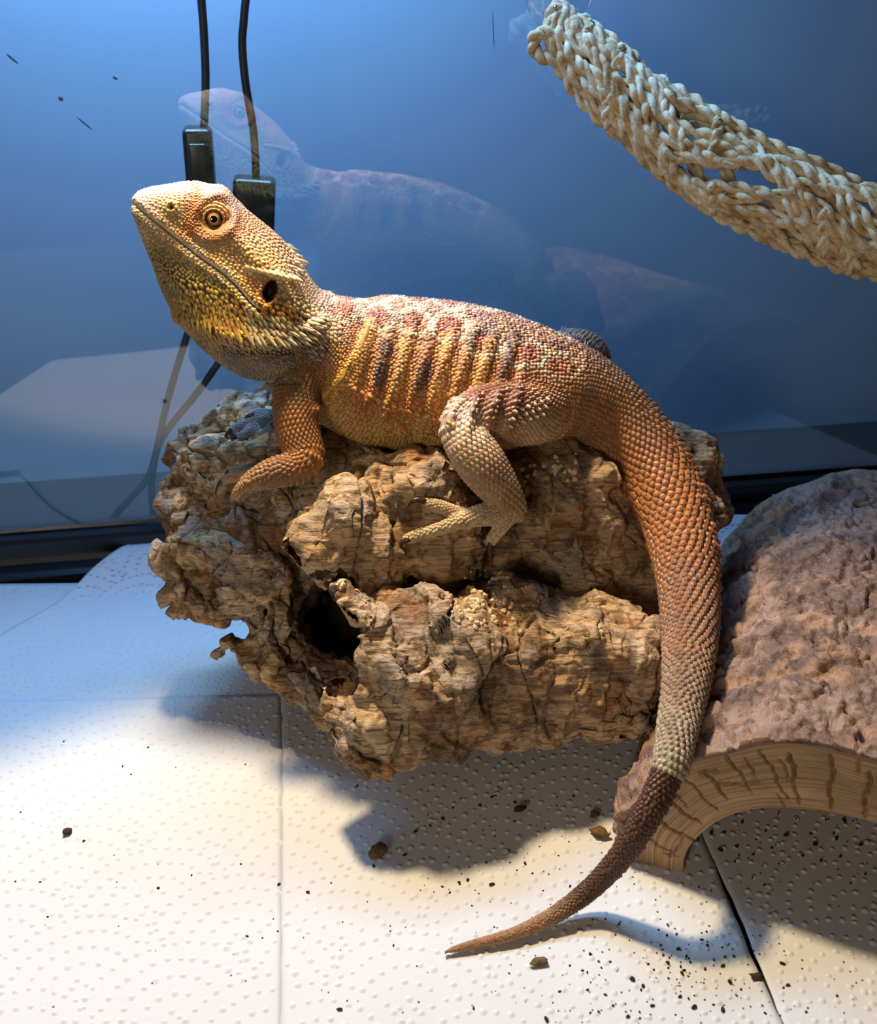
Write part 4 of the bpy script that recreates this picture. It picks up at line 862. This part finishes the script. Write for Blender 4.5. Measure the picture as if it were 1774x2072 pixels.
# rows around the limbs
for nm, (P_, size, flat) in LIMBS.items():
    C_ = P_[:, :3]; T_, S_d, N_d = ring_frame(C_); sa_ = np.r_[0, np.cumsum(np.linalg.norm(np.diff(C_, axis=0), axis=1))]; s = .05; odd = 0; PP, TT, SZ = [], [], []
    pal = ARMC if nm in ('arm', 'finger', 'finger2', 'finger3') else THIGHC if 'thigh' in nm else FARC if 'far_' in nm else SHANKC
    while s < sa_[-1]:
        r = np.interp(s, sa_, P_[:, 3]); sz = min(size, r * .75); n_ = max(6, int(round(2 * math.pi * r / sz))); ph = (np.arange(n_) + .5 * odd) / n_ * 2 * math.pi; odd = 1 - odd
        f = lambda A_: np.array([np.interp(s, sa_, A_[:, k]) for k in range(3)])
        PP.append(f(C_) + r * (np.cos(ph)[:, None] * unit(f(N_d)) - flat * np.sin(ph)[:, None] * unit(f(S_d)))); TT.append(np.repeat(unit(f(T_))[None], n_, 0)); SZ.append(np.full(n_, sz)); s += sz * .82
    PP, TT, SZ = np.concatenate(PP), np.concatenate(TT), np.concatenate(SZ); mx, my = PX(PP); cc = jit(idw(pal, mx, my, 3), .12)
    kl = mixc(cc, lin((92, 66, 52)), .45) if nm == 'arm' else mixc(cc, lin((110, 80, 64)), np.where((my > 905) & (nm == 'shank'), .4, .12)) if nm == 'shank' else mixc(cc, lin((104, 74, 62)), .35 * (my < 850)) if 'thigh' in nm else cc * .95
    rm_ = np.clip(cc * 1.1, 0, 1) if nm in ('arm', 'shank') else cc * .86
    scales('limb_scales', PP, TT, SZ * 1.12, SZ * .95, SZ * (.34 if nm != 'thigh' else .42), rm_, kl, tol=.11, smooth=False)
# ---- head scales by dart throwing over the head's faces
fc = V[F].mean(1); hx, hy = PX(mirror(fc)); fn = N[F].mean(1)
hm = (hx < 690) & (hy < 775) & (fc[:, 0] < -2.6) & (fc[:, 2] > 10.6) & (seg_dist(hx, hy, [(600, 770), (660, 700)]) > -1)
hm &= ~((hx > 610) & (hy > 690)); cand = np.where(hm)[0]; RNG.shuffle(cand)
def hsize(x, y):
    z = np.full(len(x), .095); z = np.where((y > 560 + (x - 300) * .15) & (y < 705), .135, z); z = np.where(np.hypot(x - 433, y - 443) < 60, .07, z); z = np.where(seg_dist(x, y, MOUTH) < 16, .085, z); z = np.where((x > 500) & (y < 560) & (y > 470), .125, z); return z
hz = hsize(hx, hy); cell = {}; kept = []
for i in cand:
    p = fc[i]; z = hz[i]; r = np.hypot(hx[i] - 433, hy[i] - 443); re_ = np.hypot((hx[i] - 547) / 17, (hy[i] - 588) / 27)
    if r < 30 or re_ < 1 or math.hypot(hx[i] - 347, hy[i] - 419) < 7: continue
    if abs(dm_ := float(seg_dist(hx[i:i + 1], hy[i:i + 1], MOUTH)[0])) < 2: continue
    key = tuple((p / .14).astype(int)); ok = True
    for a in (-1, 0, 1):
        for b in (-1, 0, 1):
            for e in (-1, 0, 1):
                for q in cell.get((key[0] + a, key[1] + b, key[2] + e), ()):
                    if (q[0] - p[0]) ** 2 + (q[1] - p[1]) ** 2 + (q[2] - p[2]) ** 2 < (.86 * z) ** 2: ok = False; break
                if not ok: break
            if not ok: break
        if not ok: break
    if ok: cell.setdefault(key, []).append(p); kept.append(i)
kept = np.array(kept); HP, HN, hx, hy, hz = fc[kept], unit(fn[kept]), hx[kept], hy[kept], hz[kept]
ax_h = unit(WY(610, 620, YS) - WY(280, 410, YS)); dn_h = unit(WY(560, 700, YS) - WY(500, 590, YS))
beard = sstep(525, 590, hy - (hx - 330) * .27) * (hy < 712)
TT = unit(ax_h[None] * (1 - .75 * beard)[:, None] + dn_h[None] * (.75 * beard)[:, None])
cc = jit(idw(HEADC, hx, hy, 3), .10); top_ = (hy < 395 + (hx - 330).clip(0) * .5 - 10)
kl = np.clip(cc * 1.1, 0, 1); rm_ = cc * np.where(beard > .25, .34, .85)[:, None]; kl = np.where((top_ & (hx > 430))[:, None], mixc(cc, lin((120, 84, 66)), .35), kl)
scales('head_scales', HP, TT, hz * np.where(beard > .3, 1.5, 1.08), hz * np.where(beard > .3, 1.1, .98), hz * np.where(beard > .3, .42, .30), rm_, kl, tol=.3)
# ---- lip scales in a row above and below the mouth
ml = cr(np.c_[np.array(MOUTH, float), np.zeros(len(MOUTH))], 34)[:, :2]; mt = unit(np.gradient(ml, axis=0)); mn = np.c_[-mt[:, 1], mt[:, 0]]
LP, LT = [], []
for sg, off in ((1, 4.6), (-1, 5.0)):
    for i in range(33):
        p, n_ = bodypx(*(ml[i] + mn[i] * off * sg))
        if p is None: continue
        for fs in (1, -1):
            q = p.copy(); d = unit(WY(500 + mt[i][0], 600 + mt[i][1], YS) - WY(500, 600, YS))
            if fs < 0: q[1] = 2 * YS - q[1]
            LP.append(q); LT.append(d)
LP, LT = np.array(LP), np.array(LT); nl_ = len(LP); lc = jit(np.repeat(lin((232, 206, 162))[None], nl_, 0), .07)
scales('lip_scales', LP, LT, np.full(nl_, .20), np.full(nl_, .13), np.full(nl_, .055), lc * .75, lc, tol=.3)
# ---- spines
def spines(name, pts, direc, length, width, col_tip, col_base, single=True, lift=.5):
    Ps, Ts, Ns, Ls, Ws, cb_, ct_ = [], [], [], [], [], [], []
    for (x, y), L in zip(pts, length):
        p, n_ = bodypx(x, y)
        if p is None: continue
        for sgn in (1, -1):
            q, m_ = p.copy(), n_.copy(); d = unit(np.array(direc(x, y), float))
            if sgn < 0: q[1] = 2 * YS - q[1]; m_[1] = -m_[1]; d[1] = -d[1]
            ax = unit(d + m_ * lift); Ps.append(q - ax * L * .1); Ns.append(ax); Ts.append(d); Ls.append(L); Ws.append(width * (0.75 + 0.5 * L)); 
            cb_.append(col_base); ct_.append(col_tip)
            if not single: break
    if not Ps: return
    Ps, Ns, Ts, Ls, Ws = map(np.array, (Ps, Ns, Ts, Ls, Ws)); Bx = unit(np.cross(Ns, np.cross(Ts, Ns)) + 1e-9); 
    cb_, ct_ = jit(lin(np.array(cb_)), .1), jit(lin(np.array(ct_)), .1)
    Vs = stamp(Ps, Bx + 1e-6, Ns, Ws, Ws, Ls, SPT); cols = cb_[:, None] * (1 - SPW)[None, :, None] + ct_[:, None] * SPW[None, :, None]
    for i in range(len(Ps)): mk(name, Vs[i], SPF, M_SCALE, DR, col=cols[i])
def pxdir(dx, dy, out=-.25):
    d = WY(500 + dx, 600 + dy, YS) - WY(500, 600, YS); d = unit(d); return d + np.array([0, out, 0])
rows_ = [([(392, 640), (432, 654), (470, 668), (510, 680), (559, 688), (600, 684), (630, 670), (648, 655)], .50, 26), ([(372, 618), (430, 640), (480, 654), (530, 666), (580, 672), (620, 664), (645, 650)], .40, 26), ([(352, 600), (420, 622), (480, 640), (540, 652), (600, 660), (636, 648)], .30, 26), ([(345, 580), (410, 602), (470, 622), (530, 638), (580, 650)], .22, 24)]
for li, (pl, L, n_) in enumerate(rows_):
    pts = cr(np.c_[np.array(pl, float), np.zeros(len(pl))], n_)[:, :2] + RNG.normal(0, 2.0, (n_, 2))
    lens = L * np.interp(pts[:, 0], [350, 440, 600, 650], [.45, 1, .95, .8]) * RNG.uniform(.8, 1.2, n_)
    fr_ = (pts[:, 0] < 500).mean(); k = int(n_ * .52)
    fdir = lambda x, y: pxdir(np.interp(x, [350, 450, 560, 650], [.25, .35, .7, 1.0]), np.interp(x, [350, 450, 560, 650], [1, 1, .62, .2]))
    spines('beard_spine', pts[pts[:, 0] < 500], fdir, lens[pts[:, 0] < 500], .165, (246, 206, 110), (120, 74, 26), lift=.45)
    spines('beard_spine', pts[pts[:, 0] >= 500], fdir, lens[pts[:, 0] >= 500], .17, (240, 224, 172), (104, 82, 48), lift=.45)
spines('head_spine', [(500 + 12 * i, 542 + 2.6 * i) for i in range(9)], lambda x, y: pxdir(1, .35, -.5), [.16 + .03 * i for i in range(9)], .24, (240, 220, 170), (200, 160, 90), lift=.35)
spines('head_spine', [(545 + 12 * i, 556 + 3 * i) for i in range(5)], lambda x, y: pxdir(1, .45, -.4), [.2] * 5, .2, (240, 220, 170), (190, 150, 90), lift=.35)
spines('head_spine', [(596, 516), (600, 526), (602, 536), (603, 547), (590, 510)], lambda x, y: pxdir(1, .15, -.2), [.22, .24, .26, .26, .18], .2, (236, 214, 180), (200, 164, 120), lift=.3)
spines('neck_spine', [(626 + 7 * (i % 4) + RNG.uniform(-3, 3), 706 + 10 * (i // 4) + RNG.uniform(-4, 4)) for i in range(12)], lambda x, y: pxdir(1, .4, -.4), list(RNG.uniform(.1, .22, 12)), .13, (200, 184, 160), (120, 104, 96), lift=.4)
spines('thigh_spine', [(1030 + 13 * i + 5 * r, 862 - 5 * i - 15 * r) for r in range(3) for i in range(6)], lambda x, y: pxdir(.8, .1, -.7), [.2] * 18, .2, (236, 216, 176), (160, 116, 86), single=False, lift=.8)
spines('flank_spine', [(700 + 16 * i, 778 + 8.0 * i - .16 * i * i) for i in range(14)], lambda x, y: pxdir(.7, .3, -.7), [.15] * 14, .2, (236, 190, 116), (190, 120, 60), single=False, lift=.7)
# fringe over the far hip
fr_pts = [(1135 + 5.2 * i, 672 + 2.3 * i + RNG.uniform(-3, 8)) for i in range(17)]
spines('hip_spine', fr_pts, lambda x, y: np.array([.25, .3, .8]), [.22] * 17, .12, (226, 180, 172), (170, 120, 110), single=False, lift=.4)

# ---- skin colour from the nearest scales
AP, AC = np.concatenate(ALLP), np.concatenate(ALLC); kd = KDTree(len(AP))
for i, p in enumerate(AP): kd.insert(p, i)
kd.balance(); idx = np.array([kd.find(v)[1] for v in V]); sk = AC[idx] * .62
mxv, myv = PX(mirror(V)); hd = (mxv < 668) & (myv < 770) & (V[:, 0] < -3)
rear2 = np.hypot(((mxv - 547) * .91 + (myv - 588) * .42) / 14, (-(mxv - 547) * .42 + (myv - 588) * .91) / 25)
sk = np.where((hd & (rear2 < 1.0) & facing)[:, None], lin((46, 16, 12)), sk)
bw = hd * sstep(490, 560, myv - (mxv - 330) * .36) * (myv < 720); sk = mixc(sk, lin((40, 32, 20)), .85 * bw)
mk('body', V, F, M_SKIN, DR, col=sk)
# ---- eyes
def sphere_cap(c, ax, R, th, n=28, m=10):
    a = unit(np.cross(ax, [.3, .2, 1])); b = np.cross(ax, a); Vv = [c + ax * R]; 
    for q in np.linspace(th / m, th, m): Vv += [c + R * (math.cos(q) * ax + math.sin(q) * (math.cos(f) * a + math.sin(f) * b)) for f in np.linspace(0, 2 * math.pi, n, endpoint=False)]
    Fv = [(0, 1 + j, 1 + (j + 1) % n) for j in range(n)] + [(1 + q * n + j, 1 + (q + 1) * n + j, 1 + (q + 1) * n + (j + 1) % n, 1 + q * n + (j + 1) % n) for q in range(m - 1) for j in range(n)]
    return np.array(Vv), Fv
M_LID = new_mat('eyelid_skin', lin((206, 158, 100)), 0.5, 0.35); t = NT(M_LID); t.base(t.mix(lin((214, 170, 110)), lin((186, 120, 62)), t.noise((6, 6, 6), 3))); t.bump(t.noise((16, 16, 16), 3), .03, .8)
p, n_ = bodypx(433, 443)
for sg in (1, -1):
    p2, n2 = p.copy(), unit(np.array([n_[0] * .5, -1.0, .22])); 
    if sg < 0: p2[1] = 2 * YS - p2[1]; n2[1] = -n2[1]
    c = p2 - n2 * .10
    eo = mk('eye', *sphere_cap(c, n2, .36, 2.2), M_EYEB, DR)
    mk('iris', *sphere_cap(c, n2, .3625, .52), M_IRIS, eo); mk('iris_rim', *sphere_cap(c, n2, .3645, .36), M_RIM, eo); mk('pupil', *sphere_cap(c, n2, .3665, .29), M_PUP, eo)
    a = unit(np.cross(n2, [0, 0, 1.0])); b = np.cross(a, n2)
    for R_, tb, of in ((.275, .05, .235), (.365, .055, .20), (.455, .05, .13)):
        ph = np.linspace(0, 2 * math.pi, 49)[:-1]; L = c + n2 * of + R_ * (np.cos(ph)[:, None] * a * 1.06 + np.sin(ph)[:, None] * b)
        rad = tb * (1 + .18 * np.sin(ph * 15)); Lc = np.vstack([L, L[:1]]); rad = np.r_[rad, rad[:1]]
        Vt, Ft = tube(Lc, rad, 9, side=n2, cap=False); mk('eyelid', Vt, Ft, M_LID, eo)
# ---- nostrils: raised rim round a dark opening
p, n_ = bodypx(347, 419); n_ = unit(n_ + np.array([0, -.6, .1]))
for sg in (1, -1):
    p2, n2 = p.copy(), n_.copy()
    if sg < 0: p2[1] = 2 * YS - p2[1]; n2[1] = -n2[1]
    a = unit(np.cross(n2, [0, 0, 1.0])); b = np.cross(a, n2); ph = np.linspace(0, 2 * math.pi, 25)
    ring = p2 + n2 * .03 + .125 * (np.cos(ph)[:, None] * a * .8 + np.sin(ph)[:, None] * b * 1.1)
    Vt, Ft = tube(ring, .045, 8, side=n2, cap=False); no_ = mk('nostril', Vt, Ft, M_LID, DR)
    Vd = np.vstack([p2 + n2 * .02, p2 + n2 * .025 + .10 * (np.cos(ph[:-1])[:, None] * a * .8 + np.sin(ph[:-1])[:, None] * b * 1.1)]); mk('nostril_opening', Vd, [(0, 1 + i, 1 + (i + 1) % 24) for i in range(24)], M_EYEB, no_)
# ---- claws
def claw(nm, end_px, down, length=.5, w=.08):
    P_ = LIMBS[nm][0]; e = P_[-4, :3]; d = unit(unit(P_[-1, :3] - P_[-8, :3]) * np.array([1, .25, 1]) + np.array([0, -.12, 0])); dv = np.array(down, float)
    pts = np.array([e + np.array([0, -.10, .03]) - d * .05 + d * length * math.sin(q) * .8 + dv * length * (1 - math.cos(q)) * .75 + np.array([0, 0, .05]) * math.sin(2 * q) for q in np.linspace(0, 1.35, 12)])
    Vt, Ft = tube(pts, w * np.linspace(1, .08, 12) ** .8, 9, side=(0, 1, 0.1)); mk('claw', Vt, fix(Ft), M_CLAW, DR)
for nm in ('finger', 'finger2', 'finger3', 'far_finger0', 'far_finger1', 'far_finger2', 'far_finger3', 'foot', 'toe_a', 'toe_b'):
    claw(nm, None, (0, -.1, -1) if nm != 'toe_b' else (.5, -.1, -.8), .72 if 'f' != nm[0] or nm == 'foot' else .52, .105 if nm in ('foot', 'toe_a', 'toe_b') else .085)
# ================================================================== rope hammock and its suction hook
M_ROPE = new_mat('seagrass_rope', lin((205, 188, 156)), 0.8, 0.2); t = NT(M_ROPE)
rn = t.noise((9, 9, 9), 4, 0.65); rc = t.ramp(t.noise((1.6, 1.6, 1.6), 4, .6), [(0.32, lin((176, 136, 90))), (0.48, lin((224, 196, 148))), (0.64, lin((246, 230, 192)))])
t.base(t.mix(rc, lin((96, 76, 56)), t.math('MULTIPLY', t.ramp(rn, [(0.56, (0, 0, 0)), (0.7, (1, 1, 1))]), 0.45))); t.bump(rn, 0.05, 0.8)
M_CLEAR = M_GLASS.copy(); M_CLEAR.name = 'clear_plastic'
M_STEEL = new_mat('steel_wire', lin((170, 165, 150)), 0.25, 0.5, 1.0)
HB = [(1132, 16, 44.0, 7), (1142, 62, 43.6, 36), (1192, 124, 43.0, 56), (1262, 192, 42.3, 66), (1350, 266, 41.4, 70), (1440, 330, 40.6, 76), (1540, 386, 39.8, 80), (1650, 434, 39.1, 83), (1774, 468, 38.4, 86), (1900, 500, 37.7, 88)]
HN_ = []
for x, y, Y, hw in HB: C = WY(x, y, Y); HN_.append((*C, hw / pxcm(C)))
HM = cr(HN_, 260); HCn, HWd = HM[:, :3], HM[:, 3]; Tb = unit(np.gradient(HCn, axis=0))
toc = unit(EYE - HCn); A_up = unit(np.cross(toc, Tb)); A_up = np.where((A_up[:, 2:3] < 0), -A_up, A_up); A_fr = unit(np.cross(Tb, A_up)); A_fr = np.where(((A_fr * toc).sum(1) < 0)[:, None], -A_fr, A_fr)
HROOT = thing('rope_hammock', HCn[0] - np.array([0, 0, 0])); tag(HROOT, 'pale woven seagrass rope hammock hanging from a hook on the glass', 'hammock')
def cord(path, r, pitch, name='cord', parent=HROOT, phase=0.0):
    path = np.asarray(path, float); L = np.r_[0, np.cumsum(np.linalg.norm(np.diff(path, axis=0), axis=1))]; n = max(24, int(L[-1] / .07)); q = np.linspace(0, L[-1], n)
    P = np.stack([np.interp(q, L, path[:, k]) for k in range(3)], 1); T = unit(np.gradient(P, axis=0)); sd = np.array([.15, 1, .1]); A = unit(sd - (T @ sd)[:, None] * T); B = np.cross(T, A); out = []
    for st in (0, 1):
        a = 2 * math.pi * q / pitch + st * math.pi + phase; c = P + (np.cos(a)[:, None] * A + np.sin(a)[:, None] * B) * r * .62
        rr = r * .66 * (1 + .16 * np.sin(a * 2 + 1.0 + phase) + .08 * np.sin(q * 9 + phase * 3 + st)); out.append(tube(c, rr, 9, side=(0.1, 1, 0.2)))
    V, F = merge(out); return mk(name, V, F, M_ROPE, parent)
sgrid = np.linspace(0, 1, 260); rg = np.random.default_rng(21)
for i in range(12):
    th0 = np.interp(i, [0, 11], [-1.5, 1.4]) + rg.uniform(-.1, .1); ph = rg.uniform(0, 6.28)
    th = th0 + 0.62 * np.sin(sgrid * (12 + rg.uniform(-3, 3)) + ph) * sstep(.05, .25, sgrid); rho = .95 + .05 * np.sin(sgrid * 11 + ph)
    P = HCn + (HWd * rho)[:, None] * (-np.sin(th)[:, None] * A_up * .95 + np.cos(th)[:, None] * A_fr * .62)
    cord(P, .185, 1.5 + rg.uniform(-.15, .15), phase=ph)
for i in range(8):                                   # back and underside
    th0 = math.pi + np.interp(i, [0, 7], [-1.5, 1.3]); ph = rg.uniform(0, 6.28); th = th0 + 0.5 * np.sin(sgrid * 10 + ph) * sstep(.05, .3, sgrid)
    P = HCn + (HWd * (1.02 + .1 * (i > 4)))[:, None] * (-np.sin(th)[:, None] * A_up + np.cos(th)[:, None] * A_fr * .62); cord(P, .175, 1.4, phase=ph)
for i in range(12):                                  # cross links of the net
    k = int(20 + i * 19 + rg.integers(0, 6)); th = np.linspace(0, 1, 14); a0 = rg.uniform(-1.6, 3.6); P = []
    for q in th:
        kk = min(259, int(k + q * 9)); a = a0 + q * 1.1; P.append(HCn[kk] + HWd[kk] * 1.0 * (-math.sin(a) * A_up[kk] + math.cos(a) * A_fr[kk] * .62))
    cord(cr(np.array(P), 40), .17, .9, 'cross_link', phase=i)
def looped(pts): return cr(np.array([WY(*p) for p in pts]), 60)
cord(looped([(1160, 90, 43.6), (1125, 72, 43.4), (1095, 66, 43.4), (1080, 80, 43.5), (1082, 102, 43.5), (1105, 118, 43.3), (1150, 122, 43.0), (1200, 140, 42.6)]), .21, .9, 'edge_loop')
cord(looped([(1150, 70, 43.6), (1180, 40, 44.0), (1190, 58, 44.2), (1210, 90, 43.8), (1268, 105, 43.3), (1290, 130, 43.0), (1310, 165, 42.6)]), .20, .9, 'edge_loop')
cord(looped([(1140, 60, 43.6), (1118, 40, 43.7), (1122, 18, 43.8), (1138, 12, 43.9), (1150, 26, 43.8), (1158, 60, 43.5), (1172, 96, 43.2)]), .22, .9, 'hanging_loop')
hair = []
for i in range(46):
    k = int(rg.integers(8, 255)); a = rg.uniform(-2, 2); p = HCn[k] + HWd[k] * 1.05 * (-math.sin(a) * A_up[k] + math.cos(a) * A_fr[k] * .62); d = unit(rg.normal(0, 1, 3) + .6 * A_up[k] * np.sign(-math.sin(a)))
    hair.append(tube(np.array([p, p + d * .12 + [0, 0, .02], p + d * .28]), [.02, .014, .004], 4))
V, F = merge(hair); e = mk('frayed_fibres', V, F, M_ROPE, HROOT); tag(e, kind='stuff')
# suction cup on the pane with a wire hook
cc = GPX(1130, -10, -0.05); CU = thing('suction_cup', cc); tag(CU, 'clear suction cup with a wire hook on the glass above the hammock', 'suction cup')
a1, a2 = GD, np.array([0, 0, 1.0]); ang = np.linspace(0, 2 * math.pi, 48, endpoint=False); pr = [(1.18, 0.0), (1.15, .06), (.8, .16), (.45, .3), (.4, .55), (.25, .62), (0.02, .62)]
V = np.array([cc - GN * h_ + r_ * (math.cos(a) * a1 + math.sin(a) * a2) for r_, h_ in pr for a in ang]); mk('cup', V, grid_faces(len(pr), 48), M_CLEAR, CU)
V, F = tube(np.array([cc - GN * .03 + 1.17 * (math.cos(a) * a1 + math.sin(a) * a2) for a in np.linspace(0, 2 * math.pi, 60)]), .035, 6, side=GN, cap=False); mk('rim', V, F, M_CLEAR, CU)
hk = cr(np.array([cc - GN * .5 + a2 * .05, cc - GN * .9 + a2 * .1, WY(1136, -4, 44.0), WY(1138, 14, 43.85), WY(1130, 24, 43.7), WY(1122, 12, 43.5)]), 40); V, F = tube(hk, .07, 8); mk('hook', V, fix(F), M_STEEL, CU)

# ================================================================== crumbs and droppings on the paper
M_CRUMB = new_mat('dark_crumb', lin((52, 40, 32)), 0.8, 0.2); t = NT(M_CRUMB); t.base(t.mix(lin((34, 28, 26)), lin((86, 62, 44)), t.noise((7, 7, 7), 3))); t.bump(t.noise((20, 20, 20), 3), .03, .8)
M_CHIP = new_mat('bark_chip', lin((96, 74, 50)), 0.85, 0.2); t = NT(M_CHIP); t.base(t.mix(lin((70, 52, 36)), lin((138, 108, 72)), t.noise((6, 6, 6), 4))); t.bump(t.noise((14, 14, 14), 4), .05, .9)
def blob(seed, sub_=1, asp=(1, .7, .55)):
    b = bmesh.new(); bmesh.ops.create_icosphere(b, subdivisions=sub_, radius=1.0); P = np.array([v.co[:] for v in b.verts]); F = [tuple(v.index for v in f.verts) for f in b.faces]; b.free()
    P = P * (1 + .35 * fbm(P * 1.3 + seed, 2, seed))[:, None] * np.array(asp); return P, F
def chunk(px, py, w, h_, seed, mat, label, cat, group=None, rot=None, sub_=3, asp=.6):
    p = WZ(px, py, 0.1); k = pxcm(p); z = 0.08 + float(zpap(np.array([p[0]]), np.array([p[1]]))[0]); rot = rg.uniform(0, 6.28) if rot is None else rot
    P, F = blob(seed, sub_); P = P * (1 + .22 * fbm(P * 3.1 + seed, 3, seed + 1))[:, None]; L, W_ = w / 2 / k, h_ / 2 / k * 1.25; P = P * np.array([L, W_ / .7, W_ * asp / .55]); c_, s__ = math.cos(rot), math.sin(rot)
    P = np.stack([P[:, 0] * c_ - P[:, 1] * s__, P[:, 0] * s__ + P[:, 1] * c_, P[:, 2]], 1); P = P + np.array([p[0], p[1], z - P[:, 2].min() - .02])
    return tag(mk(cat.replace(' ', '_'), P, F, mat, smooth=sub_ > 1), label, cat, group)
for a in ((765, 1726, 36, 24, 'rough brown dropping lying in the bluish patch of the log shadow', 'dropping', -.5), (1213, 1692, 40, 20, 'oblong brown bark chip beside the foot of the hide arch', 'bark chip', -.45), (1202, 1654, 20, 13, 'small tan bark chip just above the oblong one by the hide', 'bark chip', .7),
          (1090, 1948, 34, 15, 'dark lumpy dropping on the paper to the right of the tail tip', 'dropping', 0.0), (138, 1690, 17, 13, 'lone black crumb on the wide empty paper towel', 'crumb', .8), (1528, 1982, 22, 12, 'black elongated crumb touching the dark slit', 'crumb', .3), (1052, 1640, 12, 18, 'pointed dark crumb at the front edge of the log shadow', 'crumb', 1.9)):
    chunk(a[0], a[1], a[2], a[3], 11 + int(a[0]) % 97, M_CHIP if a[5] != 'crumb' else M_CRUMB, a[4], a[5], None, a[6])
mid_ = [(756, 1752, 10), (819, 1728, 9), (1042, 1622, 9), (995, 1610, 8), (895, 1653, 8), (841, 1679, 10), (946, 1778, 10), (996, 1788, 12), (1062, 1747, 9), (910, 1803, 7), (622, 1806, 9), (321, 1801, 9), (388, 1775, 6), (565, 1790, 9), (170, 1705, 8), (97, 1858, 6), (688, 2042, 12), (1105, 2062, 15), (1194, 1931, 12), (1211, 1946, 8), (958, 2037, 8), (1188, 1967, 7),
        (1278, 1984, 15), (1301, 1999, 13), (1350, 1952, 12), (1384, 1968, 10), (1379, 1974, 11), (1443, 1949, 10), (1462, 1958, 11), (1426, 1965, 9), (1466, 1940, 8), (1484, 1939, 8), (1476, 1992, 14), (1404, 2043, 15), (1462, 2049, 13), (1375, 2021, 11), (1270, 2060, 11), (1319, 2039, 10), (1296, 2006, 8), (1593, 1998, 10), (1581, 1954, 11), (1630, 2052, 8), (1692, 2019, 8), (1547, 2054, 8), (1431, 1917, 10), (1419, 1905, 8), (1371, 1924, 9), (1388, 1011 + 920, 8), (1303, 1736, 6), (1521, 1781, 7), (1498, 2006, 7), (1224, 2014, 8), (1226, 1987, 8), (1240, 2037, 9), (1210, 2050, 10), (1388, 1939, 8), (1351, 1876, 7), (1349, 1895, 7), (1332, 1884, 6), (1413, 1800, 5), (1160, 1612, 8), (1003, 1607, 6), (1030, 1720, 6),
        (1590, 1694, 12), (1648, 1712, 13), (1692, 1700, 12), (1742, 1710, 14), (1708, 1664, 14), (1438, 1691, 12), (1464, 1690, 9), (1490, 1718, 10), (1457, 1726, 13), (1429, 1665, 10), (1518, 1642, 8), (1548, 1686, 8), (1412, 1704, 8), (1501, 1669, 8), (1523, 1734, 9), (1486, 1749, 7), (1622, 1735, 8), (1660, 1745, 8), (1700, 1735, 9), (1560, 1720, 7), (1610, 1660, 8), (1680, 1640, 8), (1750, 1770, 8), (1720, 1790, 6), (1574, 1650, 7), (1640, 1690, 7), (1535, 1600, 6), (1730, 1640, 9)]
types = [mesh_data('crumb', blob(300 + i, 1)[0], blob(300 + i, 1)[1], False) for i in range(6)]
for m_ in types: m_.materials.append(M_CRUMB)
def crumb_where(x, y):
    if x > 1400 and y < 1810: return 'tiny black crumb on the shaded paper under the hide arch', 'crumbs under the hide arch'
    if x > 1482 + (y - 1830) * .42: return 'small dark crumb on the sheet between the slit and the hide', 'crumbs beyond the slit'
    if x > 1130 and y > 1840: return 'small black crumb on the littered paper beside the slit', 'crumbs beside the slit'
    if x > 720 and y < 1840: return 'tiny dark crumb on the paper between log and tail', 'crumbs between the log and the tail'
    if x > 640: return 'tiny dark crumb on the paper around the tail tip', 'crumbs around the tail tip'
    return 'tiny dark speck of crumb on the wide clean paper beside the perforation', 'crumbs on the clean sheet'
def crumb(x, y, w, i):
    p = WZ(x, y, 0.1); k = pxcm(p); z = 0.05 + float(zpap(np.array([p[0]]), np.array([p[1]]))[0]); s__ = w / 2 / k
    o = bpy.data.objects.new('crumb', types[i % 6]); COL.objects.link(o); o.location = Vector((p[0], p[1], z + s__ * .35)) * S; o.rotation_euler = (rg.uniform(-.4, .4), rg.uniform(-.4, .4), rg.uniform(0, 6.28)); o.scale = Vector((s__ * rg.uniform(.9, 1.4), s__, s__)) * S
    lb, gp_ = crumb_where(x, y); tag(o, lb, 'crumb', gp_)
for i, (x, y, w) in enumerate(mid_): crumb(x, y, w, i)
n_ = 0
while n_ < 110:
    r = rg.random()
    if r < .5: x, y = rg.normal(1350, 130), rg.normal(1990, 60)
    elif r < .7: x, y = rg.uniform(1400, 1774), rg.uniform(1600, 1800)
    elif r < .88: x, y = rg.uniform(850, 1240), rg.uniform(1620, 1830)
    else: x, y = rg.uniform(20, 1760), rg.uniform(1500, 2060)
    if not (0 < x < 1774 and y < 2070) or (x > 1235 and x < 1400 and y < 1760): continue
    crumb(x, y, rg.uniform(4, 7.5), n_); n_ += 1
sp = []
for i in range(420):
    r = rg.random(); x, y = (rg.normal(1350, 220), rg.normal(1970, 80)) if r < .45 else (rg.uniform(850, 1774), rg.uniform(1590, 1850)) if r < .75 else (rg.uniform(0, 1774), rg.uniform(1450, 2072))
    p = WZ(x, y, 0.1); z = 0.06 + float(zpap(np.array([p[0]]), np.array([p[1]]))[0]); P, F = blob(700 + i % 9, 1); q = rg.uniform(1.1, 2.4) / pxcm(p); sp.append((P * q + [p[0], p[1], z + q * .3], F))
V, F = merge(sp); tag(mk('dust_specks', V, F, M_CRUMB, smooth=False), 'fine dark dust specks strewn over the paper towels', 'dust', kind='stuff')
